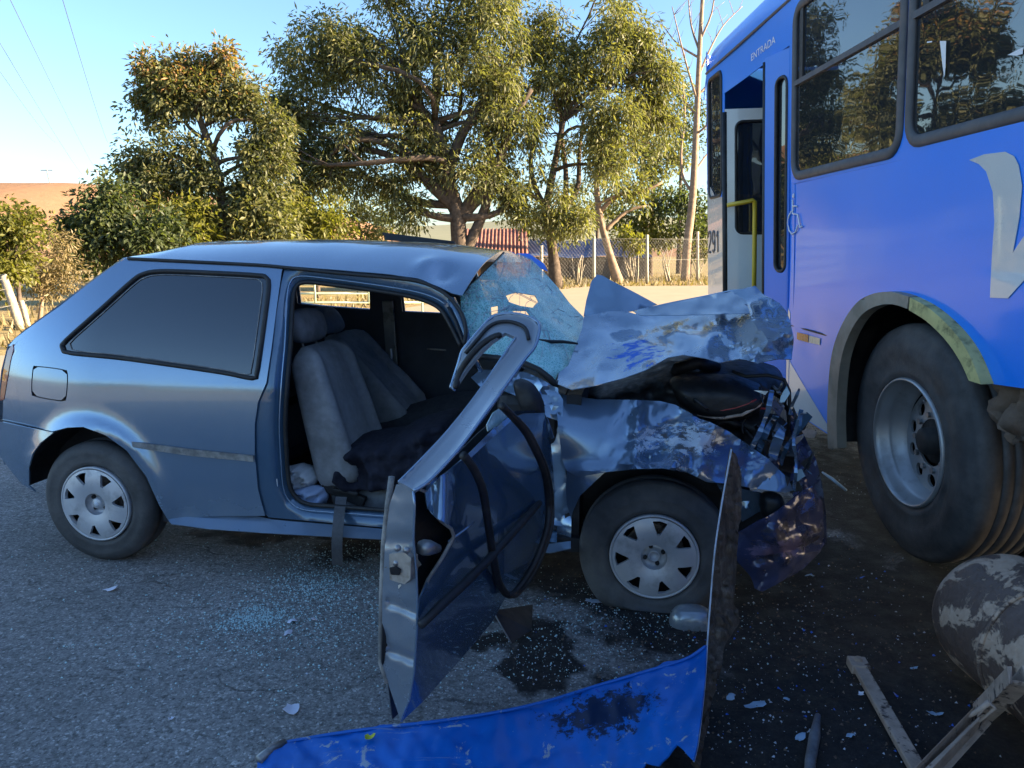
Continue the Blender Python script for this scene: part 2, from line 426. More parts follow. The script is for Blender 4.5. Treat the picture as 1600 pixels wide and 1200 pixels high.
# shattered windscreen: crack cells, milky green, open where it is least broken
t = NT('shattered_windscreen')
vec = t.n.new('ShaderNodeVectorMath'); vec.operation = 'ADD'; t.l.new(t.co(), vec.inputs[0])
nz = t.n.new('ShaderNodeTexNoise'); nz.inputs['Scale'].default_value = 7; t.l.new(t.co(), nz.inputs['Vector'])
sc_ = t.n.new('ShaderNodeVectorMath'); sc_.operation = 'SCALE'; sc_.inputs['Scale'].default_value = 0.06; t.l.new(nz.outputs['Color'], sc_.inputs[0]); t.l.new(sc_.outputs[0], vec.inputs[1])
c1 = t.ramp(t.voro(38, 'DISTANCE_TO_EDGE', vec.outputs[0]), [(0.0, 1), (0.09, 0)])
c2 = t.ramp(t.voro(85, 'DISTANCE_TO_EDGE', vec.outputs[0]), [(0.0, 1), (0.16, 0)])
pat = t.ramp(t.noise(5, 5, 0.6), [(0.40, 0), (0.62, 1)])
wc_ = cp(860, 520, np.array(0.6)); wc3 = cp(765, 432, np.array(0.7))
mil = t.ramp(t.blob(tuple(wc_), (0.40, 1.6, 0.40)), [(0.0, 0), (0.35, 1)])
crk = t.math('MAXIMUM', t.math('MULTIPLY', c1, 0.7), t.math('MULTIPLY', c2, t.math('MAXIMUM', pat, mil)))
al = t.math('ADD', t.math('MULTIPLY', crk, 0.45), t.math('ADD', t.math('MULTIPLY', mil, 0.74), t.math('ADD', t.math('MULTIPLY', pat, 0.16), 0.10)), True)
colr = t.mix(t.noise(9, 6, 0.7), (0.08, 0.44, 0.40), (0.32, 0.74, 0.67))
colr = t.mix(crk, colr, (0.55, 0.85, 0.82))
al = t.math('ADD', al, t.math('MULTIPLY', t.math('SUBTRACT', t.noise(8, 8, 0.7, 0.6), 0.5), 1.1), True)
t.set(col=colr, rough=t.math('ADD', t.math('MULTIPLY', crk, 0.4), 0.12), alpha=al, spec=0.7)
t.bump(crk, 0.4, 0.003); M['shatter'] = t.m
t = NT('teal_glass_crumbs'); t.set(col=t.mix(t.noise(60), (0.22, 0.46, 0.46), (0.80, 0.92, 0.90)), rough=0.15, spec=0.8); M['crumb'] = t.m
# bus
M['bus_blue'] = paint('bus_blue_paint', (0.003, 0.215, 0.86), 0.0, dust=(0.25, 0.25, 0.30), dusty=0.10, base_r=0.4, coatr=0.10, coat=0.55)
M['bus_white'] = paint('bus_white_paint', (0.58, 0.60, 0.60), 0.0, dust=(0.32, 0.30, 0.28), dusty=0.25)
M['bus_leaf'] = paint('bus_door_grey_paint', (0.78, 0.80, 0.78), 0.0, dust=(0.3, 0.28, 0.26), dusty=0.2)
M['bus_seal'] = plain('bus_window_rubber', (0.075, 0.075, 0.08), 0.6, 0, 0.15, 12, dirt=(0.16, 0.13, 0.11), dscale=6, damt=(0.55, 0.85))
M['bus_door_blue'] = paint('bus_door_blue_paint', (0.006, 0.175, 0.70), 0.0, dusty=0.1, base_r=0.5, coatr=0.2, coat=0.25)
t = NT('bus_window_glass'); t.set(col=(0.02, 0.024, 0.028), rough=0.015, spec=1.0, ior=1.75, alpha=0.93)
t.bump(t.noise(3.2, 2), 0.10, 0.02); M['bus_glass'] = t.m
M['arch'] = plain('grey_arch_moulding', (0.27, 0.24, 0.19), 0.6, 0, 0.2, 8, dirt=(0.20, 0.17, 0.11), dscale=6)
M['arch_y'] = plain('yellowed_arch_moulding', (0.46, 0.42, 0.17), 0.6, 0, 0.25, 10, dirt=(0.12, 0.11, 0.05), dscale=16, damt=(0.5, 0.7))
M['yellow'] = plain('yellow_handrail_paint', (0.62, 0.42, 0.02), 0.4, 0, 0.1, 10, coat=0.3)
M['busrim'] = plain('silver_truck_rim', (0.42, 0.43, 0.44), 0.42, 0.55, 0.12, 4, dirt=(0.16, 0.15, 0.15), dscale=7, damt=(0.55, 0.9))
M['orange'] = plain('orange_reflector', (0.55, 0.20, 0.05), 0.3, 0, 0.1, 9)
M['cream'] = plain('cream_reflector', (0.60, 0.54, 0.40), 0.3, 0, 0.1, 9)
M['mud'] = plain('dried_mud', (0.17, 0.125, 0.095), 0.95, 0, 0.35, 8, bump=0.9, bscale=26, spec=0.1, dirt=(0.05, 0.036, 0.03), dscale=6)
M['dark_in'] = plain('bus_dark_interior', (0.05, 0.052, 0.056), 0.8, 0, 0.2, 4)
M['print_grey'] = plain('dark_grey_print', (0.07, 0.075, 0.085), 0.5, 0, 0.1, 8)
# muddy tank
t = NT('muddy_tank'); n = t.noise(9, 8, 0.7, 0.4); k = t.ramp(n, [(0.49, 0), (0.53, 1)])
n2 = t.ramp(t.noise(40, 5), [(0.2, 0), (0.8, 1)])
t.set(col=t.mix(k, t.mix(n2, (0.12, 0.078, 0.06), (0.17, 0.115, 0.09)), t.mix(n2, (0.44, 0.29, 0.195), (0.60, 0.43, 0.31))), rough=t.mix(k, (0.45,) * 3, (0.95,) * 3), spec=0.3)
t.bump(t.math('ADD', k, t.math('MULTIPLY', n2, 0.4)), 0.6, 0.012); M['tank'] = t.m
M['mudbar'] = plain('muddy_bar', (0.46, 0.335, 0.255), 0.9, 0, 0.25, 14, bump=0.6, bscale=60, dirt=(0.065, 0.045, 0.04), dscale=13, damt=(0.54, 0.60), spec=0.2)
# torn panel
t = NT('torn_blue_panel'); k1 = t.ramp(t.noise(14, 9, 0.72, 0.5), [(0.60, 0), (0.63, 1)])
kb = t.blob((0.06, -0.02, 0.1), (0.26, 0.12, 0.5))
kb = t.ramp(t.math('ADD', kb, t.math('MULTIPLY', t.math('SUBTRACT', t.noise(26, 12, 0.8, 0.3), 0.5), 3.0)), [(0.44, 0), (0.56, 0.9)])
c = t.mix(t.noise(4, 6), (0.003, 0.09, 0.40), (0.008, 0.17, 0.62)); c = t.mix(k1, c, (0.35, 0.40, 0.48))
ms = t.n.new('ShaderNodeMapping'); ms.inputs['Rotation'].default_value = (0, 0, R(-14)); ms.inputs['Scale'].default_value = (2.0, 60, 60); t.l.new(t.co(), ms.inputs[0])
k4 = t.math('MULTIPLY', t.ramp(t.noise(1.0, 6, 0.7, 0.2, ms.outputs[0]), [(0.60, 0), (0.66, 1)]), t.ramp(t.noise(5, 4), [(0.45, 0), (0.65, 0.8)])); c = t.mix(k4, c, (0.25, 0.32, 0.45))
c = t.mix(kb, c, (0.006, 0.006, 0.008))
k3 = t.ramp(t.noise(3, 8, 0.7), [(0.5, 0), (0.75, 0.5)]); c = t.mix(k3, c, (0.03, 0.06, 0.16))
t.set(col=c, rough=t.mix(k1, (0.33,) * 3, (0.7,) * 3), spec=0.45); t.bump(t.math('ADD', k1, kb), 0.25, 0.003); M['torn'] = t.m
t = NT('brown_fibre_edge'); mp = t.n.new('ShaderNodeMapping'); mp.inputs['Scale'].default_value = (14, 14, 2.0); t.l.new(t.co(), mp.inputs[0])
n = t.noise(3, 9, 0.75, 0.3, mp.outputs[0]); t.set(col=t.ramp(n, [(0.3, (0.03, 0.022, 0.018)), (0.55, (0.115, 0.082, 0.06)), (0.75, (0.25, 0.20, 0.16))]), rough=0.85, spec=0.25)
t.bump(n, 0.7, 0.01); M['fibre'] = t.m
M['white_edge'] = plain('white_gelcoat_edge', (0.5, 0.53, 0.58), 0.6, 0, 0.3, 30)
M['paper'] = plain('white_paper', (0.66, 0.66, 0.74), 0.8, 0, 0.06, 20)
M['yleaf'] = plain('yellow_leaf', (0.5, 0.5, 0.03), 0.6, 0, 0.1, 30)
M['flake_b'] = plain('blue_paint_flake', (0.02, 0.13, 0.60), 0.4, 0, 0.2, 9)
M['flake_w'] = plain('pale_blue_flake', (0.30, 0.42, 0.55), 0.4, 0, 0.3, 9)
M['silver'] = plain('silver_mirror_shell', (0.30, 0.34, 0.38), 0.35, 0.5, 0.1, 5, coat=0.6, dirt=(0.2, 0.2, 0.2), dscale=9)
# landscape
t = NT('asphalt_road')
P3 = t.n.new('ShaderNodeNewGeometry').outputs['Position']
ag = t.voro(140, 'F1', P3, 'Color'); hs = t.n.new('ShaderNodeSeparateColor'); t.l.new(ag, hs.inputs[0])
ag2 = t.noise(60, 6, 0.75, 0, P3)
base = t.mix(t.ramp(t.noise(1.3, 6, 0.6, 0, P3), [(0.3, 0), (0.7, 1)]), (0.20, 0.19, 0.178), (0.34, 0.322, 0.302))
stone = t.ramp(hs.outputs[0], [(0.0, 0.72), (0.72, 1.02), (0.92, 1.35), (1.0, 2.1)])
base = t.mix(1.0, base, stone, 'MULTIPLY')
base = t.mix(t.ramp(ag2, [(0.35, 0.8), (0.50, 0)]), base, (0.03, 0.03, 0.031))
ag3 = t.noise(26, 5, 0.7, 0, P3); base = t.mix(t.ramp(ag3, [(0.36, 0.55), (0.5, 0)]), base, (0.055, 0.053, 0.051)); base = t.mix(t.ramp(t.voro(70, 'F1', P3), [(0.10, 0.5), (0.22, 0)]), base, (0.42, 0.40, 0.38))
# cracks
dv = t.n.new('ShaderNodeVectorMath'); dv.operation = 'ADD'; t.l.new(P3, dv.inputs[0])
dn = t.n.new('ShaderNodeTexNoise'); dn.inputs['Scale'].default_value = 2.2; dn.inputs['Detail'].default_value = 6; t.l.new(P3, dn.inputs['Vector'])
ds = t.n.new('ShaderNodeVectorMath'); ds.operation = 'SCALE'; ds.inputs['Scale'].default_value = 0.55; t.l.new(dn.outputs['Color'], ds.inputs[0]); t.l.new(ds.outputs[0], dv.inputs[1])
mp = t.n.new('ShaderNodeMapping'); mp.inputs['Rotation'].default_value = (0, 0, R(-28)); mp.inputs['Scale'].default_value = (0.55, 2.0, 0.0); t.l.new(dv.outputs[0], mp.inputs[0])
ck = t.voro(1.5, 'DISTANCE_TO_EDGE', mp.outputs[0]); ckm = t.math('MULTIPLY', t.ramp(ck, [(0.0, 1), (0.010, 0.9), (0.022, 0)]), t.ramp(t.noise(1.7, 5, 0.6, 0, P3), [(0.47, 0), (0.60, 1)]))
base = t.mix(t.math('MULTIPLY', ckm, 0.55), base, (0.018, 0.017, 0.017))
# oil and soot stain spilled under the wreck
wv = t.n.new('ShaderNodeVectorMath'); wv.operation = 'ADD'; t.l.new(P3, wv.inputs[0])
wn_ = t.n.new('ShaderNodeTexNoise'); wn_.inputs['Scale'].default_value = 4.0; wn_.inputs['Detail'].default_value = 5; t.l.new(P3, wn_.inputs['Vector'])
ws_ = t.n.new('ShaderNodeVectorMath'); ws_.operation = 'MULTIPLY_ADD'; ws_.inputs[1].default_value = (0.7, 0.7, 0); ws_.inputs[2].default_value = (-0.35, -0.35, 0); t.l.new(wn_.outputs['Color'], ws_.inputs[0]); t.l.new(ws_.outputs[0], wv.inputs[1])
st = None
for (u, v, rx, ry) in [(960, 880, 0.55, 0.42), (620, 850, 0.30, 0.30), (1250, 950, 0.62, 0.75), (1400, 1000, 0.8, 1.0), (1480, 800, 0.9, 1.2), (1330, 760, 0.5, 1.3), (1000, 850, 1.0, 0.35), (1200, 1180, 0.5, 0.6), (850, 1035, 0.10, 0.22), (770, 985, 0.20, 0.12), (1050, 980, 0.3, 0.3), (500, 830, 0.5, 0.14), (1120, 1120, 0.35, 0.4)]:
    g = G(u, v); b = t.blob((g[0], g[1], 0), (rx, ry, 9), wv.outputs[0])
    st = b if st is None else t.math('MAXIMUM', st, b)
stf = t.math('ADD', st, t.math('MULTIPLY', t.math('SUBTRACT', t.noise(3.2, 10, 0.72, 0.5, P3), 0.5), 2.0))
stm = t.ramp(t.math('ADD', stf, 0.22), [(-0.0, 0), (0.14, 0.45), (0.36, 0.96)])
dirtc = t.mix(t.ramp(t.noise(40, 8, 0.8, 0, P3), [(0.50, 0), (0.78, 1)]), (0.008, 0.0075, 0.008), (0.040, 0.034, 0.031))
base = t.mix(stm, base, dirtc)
gr = t.blob((-0.9, 2.45, 0), (0.8, 0.6, 9), P3)     # paler worn patch
t.set(col=base, rough=t.mix(stm, (0.85,) * 3, t.ramp(t.noise(9, 5, 0.6, 0, P3), [(0.35, 0.55), (0.6, 0.95)])), spec=0.35)
hb = t.math('SUBTRACT', t.math('ADD', t.math('MULTIPLY', hs.outputs[0], 0.7), t.math('MULTIPLY', ag2, 1.2)), t.math('MULTIPLY', ckm, 1.5))
t.bump(hb, 0.55, 0.008); M['asphalt'] = t.m
t = NT('dry_ground'); P3 = t.n.new('ShaderNodeNewGeometry').outputs['Position']
a = t.noise(0.25, 8, 0.65, 0, P3); b = t.noise(3.0, 8, 0.7, 0, P3)
t.set(col=t.mix(t.ramp(a, [(0.35, 0), (0.65, 1)]), t.mix(b, (0.22, 0.15, 0.075), (0.36, 0.27, 0.14)), t.mix(b, (0.20, 0.17, 0.06), (0.40, 0.33, 0.15))), rough=0.95, spec=0.1)
t.bump(b, 0.5, 0.08); M['ground'] = t.m
t = NT('dirt_track'); P3 = t.n.new('ShaderNodeNewGeometry').outputs['Position']
t.set(col=t.mix(t.noise(1.2, 8, 0.65, 0, P3), (0.30, 0.24, 0.165), (0.42, 0.345, 0.25)), rough=0.95, spec=0.1); M['dirt'] = t.m
t = NT('ploughed_hill'); P3 = t.n.new('ShaderNodeNewGeometry').outputs['Position']
b = t.noise(0.5, 9, 0.75, 0, P3); t.set(col=t.mix(b, (0.21, 0.12, 0.068), (0.30, 0.185, 0.11)), rough=0.95, spec=0.05); t.bump(b, 0.5, 0.3); M['hill'] = t.m
t = NT('pale_hill'); t.set(col=t.mix(t.noise(0.05, 8), (0.20, 0.21, 0.14), (0.30, 0.29, 0.20)), rough=0.95, spec=0.05); M['hill2'] = t.m
def leafmat(name, dark, light, warm, transl=0.35):
    t = NT(name); at = t.n.new('ShaderNodeAttribute'); at.attribute_name = 'tint'
    c = t.ramp(at.outputs['Fac'], [(0.0, dark), (0.62, light), (0.86, light), (1.0, warm)])
    t.set(col=c, rough=0.5, spec=0.35)
    tr = t.n.new('ShaderNodeBsdfTranslucent'); mx = t.n.new('ShaderNodeMixShader'); mx.inputs[0].default_value = transl + 0.08
    cc = t.mix(1.0, c, (1.5, 1.6, 0.6), 'MULTIPLY'); t.l.new(cc, tr.inputs[0])
    t.l.new(t.b.outputs[0], mx.inputs[1]); t.l.new(tr.outputs[0], mx.inputs[2]); t.l.new(mx.outputs[0], t.out.inputs[0]); return t.m
M['leaf_mango'] = leafmat('mango_leaves', (0.068, 0.082, 0.050), (0.150, 0.152, 0.062), (0.25, 0.21, 0.08))
M['leaf_left'] = leafmat('russet_tipped_leaves', (0.066, 0.080, 0.046), (0.140, 0.142, 0.060), (0.33, 0.18, 0.08))
M['leaf_dark'] = leafmat('dark_shrub_leaves', (0.038, 0.055, 0.030), (0.085, 0.105, 0.04), (0.17, 0.16, 0.05))
M['leaf_yel'] = leafmat('yellow_green_leaves', (0.075, 0.085, 0.020), (0.16, 0.16, 0.035), (0.28, 0.23, 0.05), 0.4)
M['leaf_dry'] = leafmat('dry_twig_leaves', (0.12, 0.09, 0.05), (0.20, 0.16, 0.08), (0.30, 0.22, 0.10), 0.2)
M['bark'] = plain('grey_brown_bark', (0.085, 0.066, 0.052), 0.95, 0, 0.4, 9, bump=0.8, bscale=30, spec=0.1)
M['bark_p'] = plain('pale_tan_bark', (0.26, 0.19, 0.135), 0.9, 0, 0.3, 7, bump=0.5, bscale=30, spec=0.1)
M['post'] = plain('weathered_post', (0.33, 0.29, 0.22), 0.95, 0, 0.3, 12, bump=0.6, bscale=40, spec=0.1)
M['concrete_post'] = plain('concrete_post', (0.40, 0.37, 0.30), 0.95, 0, 0.2, 12, bump=0.4, bscale=40, spec=0.1)
M['wire'] = plain('galvanised_wire', (0.22, 0.21, 0.19), 0.6, 0.4, 0.2, 4)
M['gate'] = plain('pale_green_gate_paint', (0.42, 0.50, 0.36), 0.6, 0, 0.15, 6)
M['tile'] = plain('red_clay_tile', (0.30, 0.13, 0.09), 0.85, 0, 0.4, 3, dirt=(0.16, 0.07, 0.05), dscale=5)
M['plaster'] = plain('ochre_plaster', (0.34, 0.20, 0.13), 0.9, 0, 0.15, 1.5)
M['wallgrey'] = plain('stained_block_wall', (0.16, 0.135, 0.11), 0.95, 0, 0.3, 1.2)
M['tarp'] = plain('blue_tarpaulin', (0.06, 0.10, 0.22), 0.6, 0, 0.3, 2)
M['pole'] = plain('concrete_power_pole', (0.30, 0.29, 0.27), 0.9)
M['cable'] = plain('power_cable', (0.10, 0.10, 0.11), 0.6)

# ------------------------------------------------------------------ the setting
def grid(fn, xs, ys):
    X, Y = np.meshgrid(xs, ys); V = np.stack([X.ravel(), Y.ravel(), fn(X, Y).ravel()], 1)
    nx = len(xs); F = []
    for j in range(len(ys) - 1):
        for i in range(nx - 1): F.append((j * nx + i, j * nx + i + 1, (j + 1) * nx + i + 1, (j + 1) * nx + i))
    return V, F
def waves(X, Y, s):
    return np.sin(X * s + 1.3) * np.cos(Y * s * 1.3 + 0.4) + 0.5 * np.sin(X * s * 2.3 - Y * s * 1.7)
V, F = grid(lambda X, Y: -0.012 + 0 * X, np.linspace(-900, 900, 9), np.linspace(-900, 900, 9))
tag(obj('ground', V, F, M['ground'], smooth=False), kind='structure')
rd = [(-60, 5.6), (-16, 6.4), (-9, 7.2), (-5, 8.5), (-2, 10), (3, 12), (8, 13.5), (14, 15), (24, 17), (60, 22), (60, -9), (20, -8.5), (-60, -10)]  # unseen near edge drawn in so sunlit ground beyond throws warm light back
P, F, _, _ = tri2d(rd, (), 4.0, smooth=False)
tag(obj('road', np.c_[P, np.zeros(len(P))], F, M['asphalt'], smooth=False), kind='structure')
# dusty shoulder along the far edge of the road
sh = [(-40, 6.2), (-16, 6.8), (-9, 8.5), (-5, 12), (-2, 19), (1, 26), (4, 27.3), (8, 28), (14, 30), (24, 33), (60, 42), (60, 20), (24, 15), (14, 13), (8, 11.5), (3, 10.2), (-2, 8.4), (-5, 7), (-9, 6.0), (-16, 5.4), (-40, 4.8)]
P, F, _, _ = tri2d(sh, (), 1.2, smooth=True)
tag(obj('dirt_shoulder', np.c_[P, np.full(len(P), 0.006)], F, M['dirt'], smooth=False), kind='structure')
def hill_h(X, Y):
    s = np.clip((Y - 48) / 115, 0, 1); s = s * s * (3 - 2 * s)
    lat = np.clip((-38 - X) / 48, 0, 1); lat = lat * lat * (3 - 2 * lat)
    return -0.4 + s * (0.6 + 14.8 * lat) + 0.5 * s * waves(X, Y, 0.03)
V, F = grid(hill_h, np.linspace(-320, 200, 66), np.linspace(46, 420, 48))
tag(obj('brown_hill', V, F, M['hill']), kind='structure')
def hill2(X, Y):
    return -4 + 34 * np.exp(-((Y - 760) / 200) ** 2) * (0.75 + 0.25 * np.sin(X * 0.006 + 0.8) + 0.08 * np.sin(X * 0.021))
V, F = grid(hill2, np.linspace(-1300, 1400, 70), np.linspace(430, 1000, 16))
tag(obj('far_hills', V, F, M['hill2']), kind='structure')
def hill3(X, Y):  # unseen bank and hill, added to give a sunlit band in reflections
    b_ = np.clip((-Y - 11.5) / 4, 0, 1); return -0.3 + 1.5 * b_ * b_ * (3 - 2 * b_) * (1 + 0.25 * np.sin(X * 0.21) + 0.15 * np.sin(X * 0.55)) + 11 * np.clip((-Y - 30) / 150, 0, 1) ** 1.3 * (0.8 + 0.12 * np.sin(X * 0.02) + 0.05 * np.sin(X * 0.07))
V, F = grid(hill3, np.linspace(-400, 400, 300), np.concatenate([np.linspace(-260, -20, 40), np.linspace(-19, -11, 12)]))
tag(obj('reflection_bank', V, F[::1], M['hill2']), kind='structure')

# ------------------------------------------------------------------ the crashed car
car = empty('crashed_hatchback', tuple(CO), 'crushed blue-grey two-door hatchback with torn-open side door and shattered windscreen', 'car', rz=CY)
def yside(x, z):
    x = np.asarray(x, float); z = np.asarray(z, float)
    y = 0.012 * ((z - 0.6) / 0.25) ** 2 * (z < 0.9) + (z >= 0.9) * (0.0173 + (z - 0.9) * 0.115)
    zz = np.clip(z - 0.86, 0, None); y = np.where(z >= 0.86, 0.013 + 0.20 * zz + 0.36 * zz ** 2, 0.012 * ((z - 0.6) / 0.26) ** 2)
    y = y + np.where(x < 0.05, 0.30 * (0.05 - x) ** 2, 0)
    r = np.hypot(x, z - 0.30); y = y - 0.026 * np.exp(-((r - 0.35) / 0.045) ** 2) * (z < 0.75) * (x > -0.34)
    y = y + 0.010 * np.exp(-((z - 0.545) / 0.012) ** 2) * (x > 0.35) * 0
    return y
WIN = [(97, 541), (104, 531), (160, 481), (203, 442), (222, 429), (248, 424), (300, 425), (398, 430), (416, 434), (420, 446), (415, 490), (406, 555), (401, 584), (394, 591), (340, 581), (200, 561), (112, 552), (99, 547)]
FUEL = [(51, 576), (58, 572), (98, 577), (106, 584), (104, 620), (97, 627), (56, 620), (49, 612)]
QP = [(205, 404), (180, 418), (140, 449), (100, 480), (60, 509), (30, 530), (22, 541), (17, 565), (10, 600), (5, 626), (4, 657), (40, 665), (82, 674), (105, 668), (130, 667), (165, 680), (198, 704), (228, 744), (249, 790), (262, 812), (300, 808), (360, 806), (414, 806), (403, 765), (398, 710), (398, 662), (403, 628), (416, 598), (424, 545), (432, 482), (440, 424), (444, 415), (400, 412), (300, 407)]
carsheet('quarter_panel', QP, yside, M['paint'], car, holes=[catmull(WIN, 8), catmull(FUEL, 5)], res=8.0, solid=0.004, offset=-1)
carsheet('side_window_glass', WIN, lambda x, z: yside(x, z) + 0.004, M['tint'], car, res=14, smooth=True, solid=0.004)
def ringpath(pts, fn, res=6): 
    q = catmull(pts, res); L = cpf(q[:, 0], q[:, 1], fn); return L
V, F = tube(ringpath(WIN, lambda x, z: yside(x, z) - 0.001), 0.0105, 8, closed=True); obj('window_seal', V, F, M['rubber'], car)
WIN2 = np.array(WIN, float); wcn = WIN2.mean(0); WIN2 = wcn + (WIN2 - wcn) * 0.93
V, F = tube(ringpath(WIN2, lambda x, z: yside(x, z) - 0.0005), 0.0022, 6, closed=True); obj('glass_border_line', V, F, M['moulding'], car)
FU2 = (np.array(FUEL) - np.mean(FUEL, 0)) * 0.94 + np.mean(FUEL, 0)
carsheet('fuel_flap', FU2, lambda x, z: yside(x, z) + 0.001, M['paint'], car, res=9, smooth=True, solid=0.004, offset=-1)
carsheet('fuel_flap_recess', [(44, 568), (112, 572), (110, 632), (44, 626)], lambda x, z: yside(x, z) + 0.014, M['rubber'], car, res=20)
# hatch edge, tail lamp, tailgate
HE = [(200, 402), (172, 419), (132, 449), (92, 480), (52, 508), (24, 529), (14, 541), (22, 541), (30, 531), (60, 511), (100, 482), (140, 451), (180, 420), (205, 405)]
carsheet('hatch_edge', HE, lambda x, z: yside(x, z) + 0.022, M['paint'], car, res=7, solid=0.004)
carsheet('tail_lamp', [(22, 538), (14, 548), (8, 575), (3, 610), (2, 626), (8, 624), (12, 600), (18, 565), (23, 545)], lambda x, z: yside(x, z) + 0.004, M['tail'], car, res=5, solid=0.012)
te = cpf(np.array([196, 150, 92, 40, 16, 6, 1, 0.]), np.array([404, 436, 480, 518, 540, 580, 625, 657.]), lambda x, z: yside(x, z) + 0.03)
V, F = [], []; ny = 15
for i in range(len(te)):
    for j in range(ny):
        s = -1 + 2 * j / (ny - 1); y0 = te[i, 1]
        V.append((te[i, 0] - 0.075 * (1 - s * s) - 0.012, 0.8 + s * (0.8 - y0), te[i, 2] + 0.02 * (1 - s * s)))
for i in range(len(te) - 1):
    for j in range(ny - 1): F.append((i * ny + j, i * ny + j + 1, (i + 1) * ny + j + 1, (i + 1) * ny + j))
obj('tailgate', V, [f for k, f in enumerate(F) if not (k // (ny - 1) in (1, 2) and 1 <= k % (ny - 1) <= ny - 3)], M['paint'], car, solid=0.006)
obj('rear_window_glass', V, [f for k, f in enumerate(F) if (k // (ny - 1) in (1, 2) and 1 <= k % (ny - 1) <= ny - 3)], M['tint'], car, solid=0.004)
# rear bumper
BU = [(-62, 652), (-20, 655), (4, 659), (40, 667), (84, 676), (64, 692), (52, 708), (46, 730), (46, 758), (56, 768), (34, 755), (20, 738), (4, 716), (-20, 706), (-62, 700)]
carsheet('rear_bumper', BU, lambda x, z: yside(x, z) - 0.016 + 0.05 * np.clip(0.5 - z, 0, 1), M['paint'], car, res=8, solid=0.006)
V, F = [], []
for i, z in enumerate(np.linspace(0.40, 0.74, 7)):
    for j in range(21):
        s = -1 + 2 * j / 20; V.append((-0.60 - 0.13 * (1 - abs(s) ** 3) - 0.02 * math.sin((z - 0.4) / 0.34 * math.pi), 0.8 + s * 0.665, z))
for i in range(6):
    for j in range(20): F.append((i * 21 + j, i * 21 + j + 1, (i + 1) * 21 + j + 1, (i + 1) * 21 + j))
obj('rear_bumper_face', V, F, M['paint'], car, solid=0.006)
V, F = [], []
for j in range(21):
    s = -1 + 2 * j / 20; V += [(-0.60 - 0.13 * (1 - abs(s) ** 3), 0.8 + s * 0.665, 0.738), (-0.40, 0.8 + s * 0.70, 0.752)]
obj('rear_bumper_ledge', V, [(2 * j, 2 * j + 1, 2 * j + 3, 2 * j + 2) for j in range(20)], M['paint'], car, solid=0.006)
# roof: near rail and crown line traced, arched across, mirrored to the far rail
ru = np.array([196, 205, 300, 400, 446, 520, 610, 655, 685, 706, 722.]); rv = np.array([404, 404, 407, 412, 416, 422, 430, 436, 446, 458, 462.])
rail = cpf(ru, rv, lambda x, z: yside(x, z))
crn = cp(np.array([290, 350, 450, 550, 650, 720, 787.]), np.array([381, 377, 374.5, 375, 379, 384, 393.]), np.full(7, 0.8))
crn = np.concatenate([[[rail[0, 0] - 0.05, 0.8, rail[0, 2] + 0.022], [rail[0, 0] + 0.03, 0.8, rail[0, 2] + 0.045]], crn[crn[:, 0] > rail[0, 0] + 0.10]])
xr0, xf0 = rail[0, 0], rail[-1, 0]; xr1, xf1 = crn[0, 0], crn[-1, 0]
V, F = [], []; nx, nyy = 72, 41
for j in range(nyy):
    s = -1 + 2 * j / (nyy - 1); k = 1 - abs(s) ** 2.2
    xa = xr0 + (xr1 - xr0) * k; xb = xf0 + (xf1 - xf0) * (k if s < 0 else (0.55 + 0.45 * k))
    for i in range(nx):
        t_ = i / (nx - 1); x = xa + (xb - xa) * t_
        zr = np.interp(x, rail[:, 0], rail[:, 2]) if s < 0 else np.interp(x, rail[:5, 0], rail[:5, 2]); zc = np.interp(x, crn[:, 0], crn[:, 2]); yr = float(np.interp(x, rail[:, 0], rail[:, 1]))
        y = 0.8 + s * (0.8 - yr); z = zr + (zc - zr) * k
        z -= 0.035 * math.exp(-((x - 1.60) / 0.05) ** 2 - ((y - 0.27) / 0.07) ** 2) - 0.018 * math.exp(-((x - 1.52) / 0.05) ** 2 - ((y - 0.30) / 0.08) ** 2)
        z += 0.006 * mnoise.noise(Vector((x * 5, y * 4, 0))) * max(0, t_ - 0.45) * 3
        V.append((x, y, z))
for j in range(nyy - 1):
    for i in range(nx - 1): F.append((j * nx + i, j * nx + i + 1, (j + 1) * nx + i + 1, (j + 1) * nx + i))
obj('roof', V, F, M['paint'], car, solid=0.004)
gut = [(200, 404), (300, 409), (400, 414), (446, 418), (520, 426), (610, 434), (655, 440), (684, 452), (704, 467), (722, 491), (728, 516), (725, 538)]
V, F = tube(ringpath(gut, lambda x, z: yside(x, z) - 0.002, 6)[:-1] if False else cpf(*catmull(gut, 6, False).T, lambda x, z: yside(x, z) - 0.003), 0.008, 6); obj('roof_gutter', V, F, M['rubber'], car)
# bent far-side roof edge sticking up
V, F = join([bar(cp(600, 367, np.array(1.45)), cp(712, 381, np.array(1.45)), 0.06, 0.012, (0, 0.3, 1)), bar(cp(602, 371, np.array(1.40)), cp(700, 380, np.array(1.40)), 0.012, 0.03)])
obj('bent_roof_edge', V, F, M['trim'], car, False)
